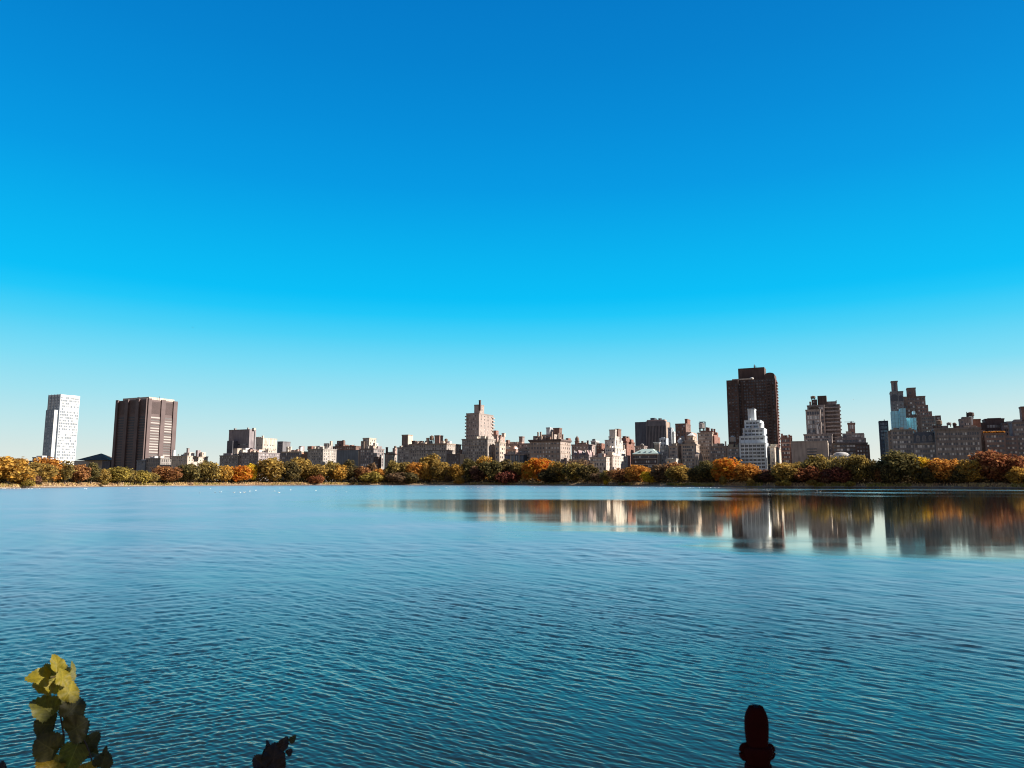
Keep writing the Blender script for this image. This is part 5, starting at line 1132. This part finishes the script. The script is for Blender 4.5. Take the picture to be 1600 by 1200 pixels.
# ------------------------------------------------------------------ foreground sprigs
def big_leaf_mat(name, base, dark, edge, vein, trans):
    m, nt, out = new_mat(name)
    at_ = nd(nt, 'ShaderNodeAttribute', attribute_name='leafuv'); sp = nd(nt, 'ShaderNodeSeparateXYZ'); nt.links.new(at_.outputs['Vector'], sp.inputs[0])
    ax = math_n(nt, 'ABSOLUTE', sp.outputs[0]); y = sp.outputs[1]
    n = nd(nt, 'ShaderNodeTexNoise', i_Scale=2.6, i_Detail=5.0); nt.links.new(at_.outputs['Vector'], n.inputs['Vector'])
    n2 = nd(nt, 'ShaderNodeTexNoise', i_Scale=11.0, i_Detail=3.0); nt.links.new(at_.outputs['Vector'], n2.inputs['Vector'])
    c = ramp(nt, n.outputs[0], [(.3, dark), (.6, base)])
    c = mixc(nt, math_n(nt, 'MULTIPLY', ramp(nt, n2.outputs[0], [(.58, (0,0,0)), (.68, (1,1,1))]), .6), c, edge)
    r_ = math_n(nt, 'MULTIPLY_ADD', n.outputs[0], .35, sp.outputs[2])
    c = mixc(nt, ramp(nt, r_, [(1.08, (0,0,0)), (1.24, (1,1,1))]), c, edge)
    mid = ramp(nt, ax, [(.012, (1,1,1)), (.035, (0,0,0))])
    fr = math_n(nt, 'ABSOLUTE', math_n(nt, 'SUBTRACT', math_n(nt, 'FRACT', math_n(nt, 'MULTIPLY', math_n(nt, 'SUBTRACT', y, math_n(nt, 'MULTIPLY', ax, .85)), 3.2)), .5))
    side = ramp(nt, fr, [(.02, (1,1,1)), (.06, (0,0,0))])
    c = mixc(nt, math_n(nt, 'MULTIPLY', side, .6), c, vein); c = mixc(nt, math_n(nt, 'MULTIPLY', mid, .85), c, vein)
    p = nd(nt, 'ShaderNodeBsdfPrincipled'); p.inputs['Roughness'].default_value = .62; nt.links.new(c, p.inputs['Base Color'])
    t = nd(nt, 'ShaderNodeBsdfTranslucent'); nt.links.new(c, t.inputs[0]); mx = nd(nt, 'ShaderNodeMixShader'); mx.inputs[0].default_value = trans
    nt.links.new(p.outputs[0], mx.inputs[1]); nt.links.new(t.outputs[0], mx.inputs[2]); nt.links.new(mx.outputs[0], out.inputs[0]); return m
LM = {'y': big_leaf_mat('yellow_green_leaf', (.30,.225,.008), (.19,.16,.008), (.17,.09,.02), (.38,.30,.03), .45),
      'g': big_leaf_mat('olive_green_leaf', (.15,.135,.012), (.085,.08,.010), (.09,.045,.015), (.24,.21,.04), .4),
      'b': big_leaf_mat('brown_green_leaf', (.062,.052,.008), (.04,.033,.006), (.06,.028,.010), (.10,.08,.02), .3),
      'o': big_leaf_mat('orange_yellow_leaf', (.40,.24,.01), (.26,.17,.01), (.25,.09,.02), (.5,.34,.05), .4),
      'm': big_leaf_mat('maroon_leaf', (.03,.014,.010), (.018,.009,.007), (.05,.018,.01), (.06,.03,.02), .15)}
M_STEM = plain('red_brown_stem', (.06, .025, .02), .7)
def leaf(parent, base_loc, px, py, Y, w, h, ang, kind, tilt=(0, 0), seed=0, point=.25):
    """one broad toothed leaf: px,py centre in photo pixels, w,h size in photo pixels, ang = tip direction (deg from up, clockwise)"""
    q = random.Random(seed); s = Y/F
    V = []; UV = []; Fc = []; n = 56; rings_ = (.0, .33, .66, .86, 1.0)
    for ri, rr_ in enumerate(rings_):
        for k in range(n):
            a = 2*math.pi*k/n                        # 0 = tip
            rad = 1 + point*max(0, math.cos(a))**9 - .20*max(0, -math.cos(a))**6 + .05*math.cos(3*a)
            if ri == 4: rad *= 1 + (.055 if k % 2 else -.035) + q.uniform(-.03, .03)
            x = math.sin(a)*rad*rr_; y = math.cos(a)*rad*rr_
            V.append((x*w/2*s, y*h/2*s, (.30*abs(x) - .22*y*y + .10*math.sin(3*x + 2*y + seed) + .06*math.sin(7*a + seed)*rr_*rr_)*(w + h)/4*s)); UV.append((x, y, rr_))
            if ri == 0: break
    for k in range(n): Fc.append((0, 1 + k, 1 + (k+1) % n))
    for ri in range(3):
        for k in range(n): a = 1 + ri*n; Fc.append((a + k, a + n + k, a + n + (k+1) % n, a + (k+1) % n))
    me = bpy.data.meshes.new('leaf'); me.from_pydata(V, [], Fc)
    at_ = me.attributes.new('leafuv', 'FLOAT_VECTOR', 'POINT'); at_.data.foreach_set('vector', [c for u in UV for c in u])
    me.polygons.foreach_set('use_smooth', [True]*len(me.polygons)); me.materials.append(LM[kind])
    o = bpy.data.objects.new('leaf', me); C.objects.link(o); o.parent = parent
    o.location = at_depth(px, py, Y) - Vector(base_loc)
    # face the leaf toward the viewer side, tip turned by ang, then tilt it about its own axes
    d = ray(px, py).normalized(); qt = (-d).to_track_quat('Z', 'Y')
    o.rotation_mode = 'QUATERNION'
    o.rotation_quaternion = qt @ Euler((R(tilt[0]), R(tilt[1]), 0)).to_quaternion() @ Euler((0, 0, R(-ang))).to_quaternion()
    return o
def px_tube(pts, rad):
    bm = bmesh.new(); tube(bm, pts, rad, 7); return bm
base = (-1.12, 1.95, 2.15)
e = empty('leafy_sprig', base); tag(e, 'upright sprig of yellow-green toothed leaves at the bottom left', 'plant')
B = Vector(base)
Yp = 1.95
LEAVES = [ # px py dY w h ang kind tilt point
 (89,1039,0,24,32,4,'y',(-30,28),.4), (99,1045,.03,22,24,40,'y',(-35,40),.5), (65,1059,-.02,36,30,-75,'y',(-30,25),.35), (97,1060,-.03,28,32,25,'y',(-20,42),.2), (109,1055,.02,20,32,32,'g',(0,60),.6), (80,1050,.01,26,26,-40,'g',(15,-20),.2),
 (73,1073,0,38,30,-60,'y',(-34,20),.3), (88,1074,.02,22,26,0,'y',(-20,30),.2), (107,1082,-.01,36,36,35,'y',(-15,35),.35), (70,1107,-.03,48,44,-35,'g',(-30,18),.12), (112,1110,-.01,38,42,45,'b',(-10,20),.15), (104,1092,.03,22,22,20,'g',(-30,0),.2),
 (73,1132,.0,48,30,-80,'b',(10,-5),.2), (118,1138,-.02,46,34,60,'b',(5,-5),.12), (76,1167,-.03,48,41,-55,'b',(8,-10),.15), (115,1178,-.01,42,40,-160,'g',(5,-4),.2), (140,1160,.02,28,28,50,'b',(10,10),.3), (142,1174,.03,20,20,120,'b',(0,15),.3),
 (161,1190,.0,30,24,20,'b',(0,0),.2), (164,1175,.0,8,14,10,'b',(0,0),.3), (77,1199,-.04,50,38,-30,'o',(-28,22),.1), (136,1204,-.02,26,30,170,'o',(0,10),.3), (108,1206,.02,34,26,100,'g',(0,0),.1)]
for i, (px, py, dy, w, h, an, kd, tl, pt) in enumerate(LEAVES): leaf(e, base, px, py, Yp + dy, w*.93, h*.93, an, kd, tl, i, pt)
s1 = [at_depth(*t) - B for t in ((92,1048,Yp+.03), (90,1080,Yp+.035), (93,1110,Yp+.04), (100,1150,Yp+.045), (98,1190,Yp+.05), (104,1230,Yp+.05))] + [Vector((0, 0, -.05))]
obj('stem', px_tube(s1, [.0012,.0016,.002,.0024,.0028,.003,.006]), M_STEM, e, True)
s2 = [at_depth(*t) - B for t in ((126,1146,Yp+.0), (136,1166,Yp-.0), (143,1186,Yp), (148,1210,Yp+.02), (135,1260,Yp+.04))] + [Vector((.01, 0, -.05))]
obj('stem', px_tube(s2, [.001,.0014,.0018,.002,.0025,.006]), M_STEM, e, True)
for (a, b_) in (((92,1052),(76,1060)), ((91,1062),(98,1060)), ((90,1082),(76,1078)), ((92,1092),(104,1084)), ((93,1112),(78,1108)), ((94,1118),(110,1112)), ((97,1140),(82,1134)), ((98,1146),(116,1138)), ((99,1168),(84,1166)), ((144,1190),(158,1190))):
    obj('leaf_stalk', px_tube([at_depth(*a, Yp+.035) - B, at_depth((a[0]+b_[0])/2, (a[1]+b_[1])/2 + 1.5, Yp+.01) - B, at_depth(*b_, Yp-.0) - B], [.0012,.0010,.0008]), M_STEM, e, True)
base2 = (-.62, 1.9, 2.18); B2 = Vector(base2)
e = empty('leafy_sprig', base2); tag(e, 'short dark maroon sprig of leaves at the bottom edge left of centre', 'plant')
for i, (px, py, dy, w, h, an, kd, tl, pt) in enumerate([(428,1183,0,32,34,8,'m',(-5,5),.15), (419,1170,.01,10,16,-8,'m',(0,20),.5), (442,1163,0,17,18,38,'m',(5,15),.3), (456,1156,.0,10,11,45,'b',(0,10),.5), (451,1176,.01,11,9,52,'m',(0,10),.5), (409,1194,.02,26,26,-50,'m',(0,-15),.3), (430,1201,-.01,34,24,150,'m',(0,0),.1), (415,1182,.015,12,18,-5,'m',(10,0),.2)]):
    leaf(e, base2, px, py, 1.9 + dy, w, h, an, kd, tl, 50 + i, pt)
obj('stem', px_tube([at_depth(458,1154,1.91) - B2, at_depth(446,1168,1.92) - B2, at_depth(431,1190,1.93) - B2, at_depth(424,1240,1.93) - B2, Vector((0, 0, -.05))], [.0008,.0012,.002,.0025,.005]), M_STEM, e, True)
base3 = (-1.34, 1.9, 2.18); B3 = Vector(base3)
e = empty('leafy_sprig', base3); tag(e, 'dark leaf tip peeking in at the bottom left corner', 'plant')
for i, (px, py, w, h, an) in enumerate([(0,1208,18,26,8), (-14,1222,30,30,-60), (10,1232,26,26,70)]): leaf(e, base3, px, py, 1.9, w, h, an, 'm', (0, 5), 70 + i, .2)
obj('stem', px_tube([at_depth(0,1214,1.91) - B3, at_depth(-2,1240,1.91) - B3, Vector((0, 0, -.05))], [.001,.002,.005]), M_STEM, e, True)

# small tree added at the right, outside the picture, to throw the shade on post and sprigs
e = empty('added_shade_tree', (4.6, 1.65, 2.35)); tag(e, 'small dense dark tree added out of view at right to shade the post and sprigs', 'tree')
me_, mt_ = crown_mesh(77, 'wide', 26, 6000, 1.0)
c = link_mesh('crown', me_, e, (0, 0, .2), (0, 0, .5), (.23, .25, .356)); c.material_slots[0].link = 'OBJECT'; c.material_slots[0].material = LEAF['green']
link_mesh('trunk', TRUNKS[0], e, (0, 0, 0), (0, 0, 0), (.2, .2, .3))

# ------------------------------------------------------------------ sky, sun, camera
SUN_AZ, SUN_EL = R(93), R(31)
S = Vector((math.sin(SUN_AZ)*math.cos(SUN_EL), math.cos(SUN_AZ)*math.cos(SUN_EL), math.sin(SUN_EL)))
w = bpy.data.worlds.new('World'); bpy.context.scene.world = w; w.use_nodes = True
nt = w.node_tree; nt.nodes.clear()
out = nt.nodes.new('ShaderNodeOutputWorld'); bg = nt.nodes.new('ShaderNodeBackground'); nt.links.new(bg.outputs[0], out.inputs[0])
sky = nt.nodes.new('ShaderNodeTexSky'); sky.sky_type = 'NISHITA'; sky.sun_disc = False; sky.sun_elevation = SUN_EL; sky.sun_rotation = SUN_AZ
sky.air_density = 1.0; sky.dust_density = .6; sky.ozone_density = 3.0
tc = nt.nodes.new('ShaderNodeTexCoord'); sx = nt.nodes.new('ShaderNodeSeparateXYZ'); nt.links.new(tc.outputs['Generated'], sx.inputs[0])
el = math_n(nt, 'DIVIDE', math_n(nt, 'ARCSINE', sx.outputs[2]), math.pi/2, clamp=True)
def lin(r, g_, b_):
    f = lambda c: (c/12.92 if c <= .04045 else ((c + .055)/1.055)**2.4)
    return (f(r/255), f(g_/255), f(b_/255))
deg = lambda d: d/90
c1 = ramp(nt, el, [(0, lin(235, 235, 224)), (deg(0.8), lin(230, 234, 225)), (deg(2.2), lin(214, 230, 227)), (deg(3.6), lin(197, 230, 233)), (deg(6), lin(163, 226, 240)), (deg(8.46), lin(125, 220, 245)), (deg(10.9), lin(75, 209, 247)), (deg(12.6), lin(30, 200, 249)), (deg(13.9), lin(0, 192, 248)), (deg(17.3), lin(0, 178, 240)), (deg(22.1), lin(0, 155, 228)), (deg(26.6), lin(0, 141, 217)), (deg(30.8), lin(0, 130, 207)), (deg(34.9), lin(0, 122, 200)), (deg(45), lin(0, 105, 180)), (deg(90), lin(0, 80, 140))])
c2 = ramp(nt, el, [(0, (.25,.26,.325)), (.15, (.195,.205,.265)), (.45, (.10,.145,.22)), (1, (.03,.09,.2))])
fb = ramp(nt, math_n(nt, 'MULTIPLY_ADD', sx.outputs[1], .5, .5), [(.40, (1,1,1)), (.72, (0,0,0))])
K = 8.33 / 2**.8
sunside = math_n(nt, 'MULTIPLY', math_n(nt, 'MULTIPLY_ADD', sx.outputs[0], 1.5, -.15, clamp=True), ramp(nt, el, [(0, (1,1,1)), (deg(3), (.75,.75,.75)), (deg(8), (0,0,0))]))
c1 = mixc(nt, sunside, c1, lin(238, 237, 226))     # paler haze low down toward the sun
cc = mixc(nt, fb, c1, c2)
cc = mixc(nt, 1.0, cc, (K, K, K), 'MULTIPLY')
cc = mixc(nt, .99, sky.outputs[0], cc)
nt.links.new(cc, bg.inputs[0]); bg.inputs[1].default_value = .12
ld = bpy.data.lights.new('sun', 'SUN'); ld.energy = 5.0; ld.angle = R(.5); ld.color = (1, .93, .83)
lo = bpy.data.objects.new('sun', ld); C.objects.link(lo); lo.rotation_euler = S.to_track_quat('Z', 'Y').to_euler()
cd = bpy.data.cameras.new('camera'); cam = bpy.data.objects.new('camera', cd); C.objects.link(cam)
cd.sensor_width = 36; cd.lens = 36*F/1600; cd.clip_start = .05; cd.clip_end = 20000
cam.location = (0, 0, HC); cam.rotation_euler = (math.pi/2 + PITCH, 0, 0)
cd.dof.use_dof = True; cd.dof.focus_distance = 60; cd.dof.aperture_fstop = 11
sc = bpy.context.scene; sc.camera = cam
sc.view_settings.view_transform = 'Standard'; sc.view_settings.look = 'None'; sc.view_settings.exposure = .8; sc.view_settings.gamma = 1
sc.cycles.filter_width = 1.1; sc.cycles.max_bounces = 6; sc.cycles.sample_clamp_indirect = 6
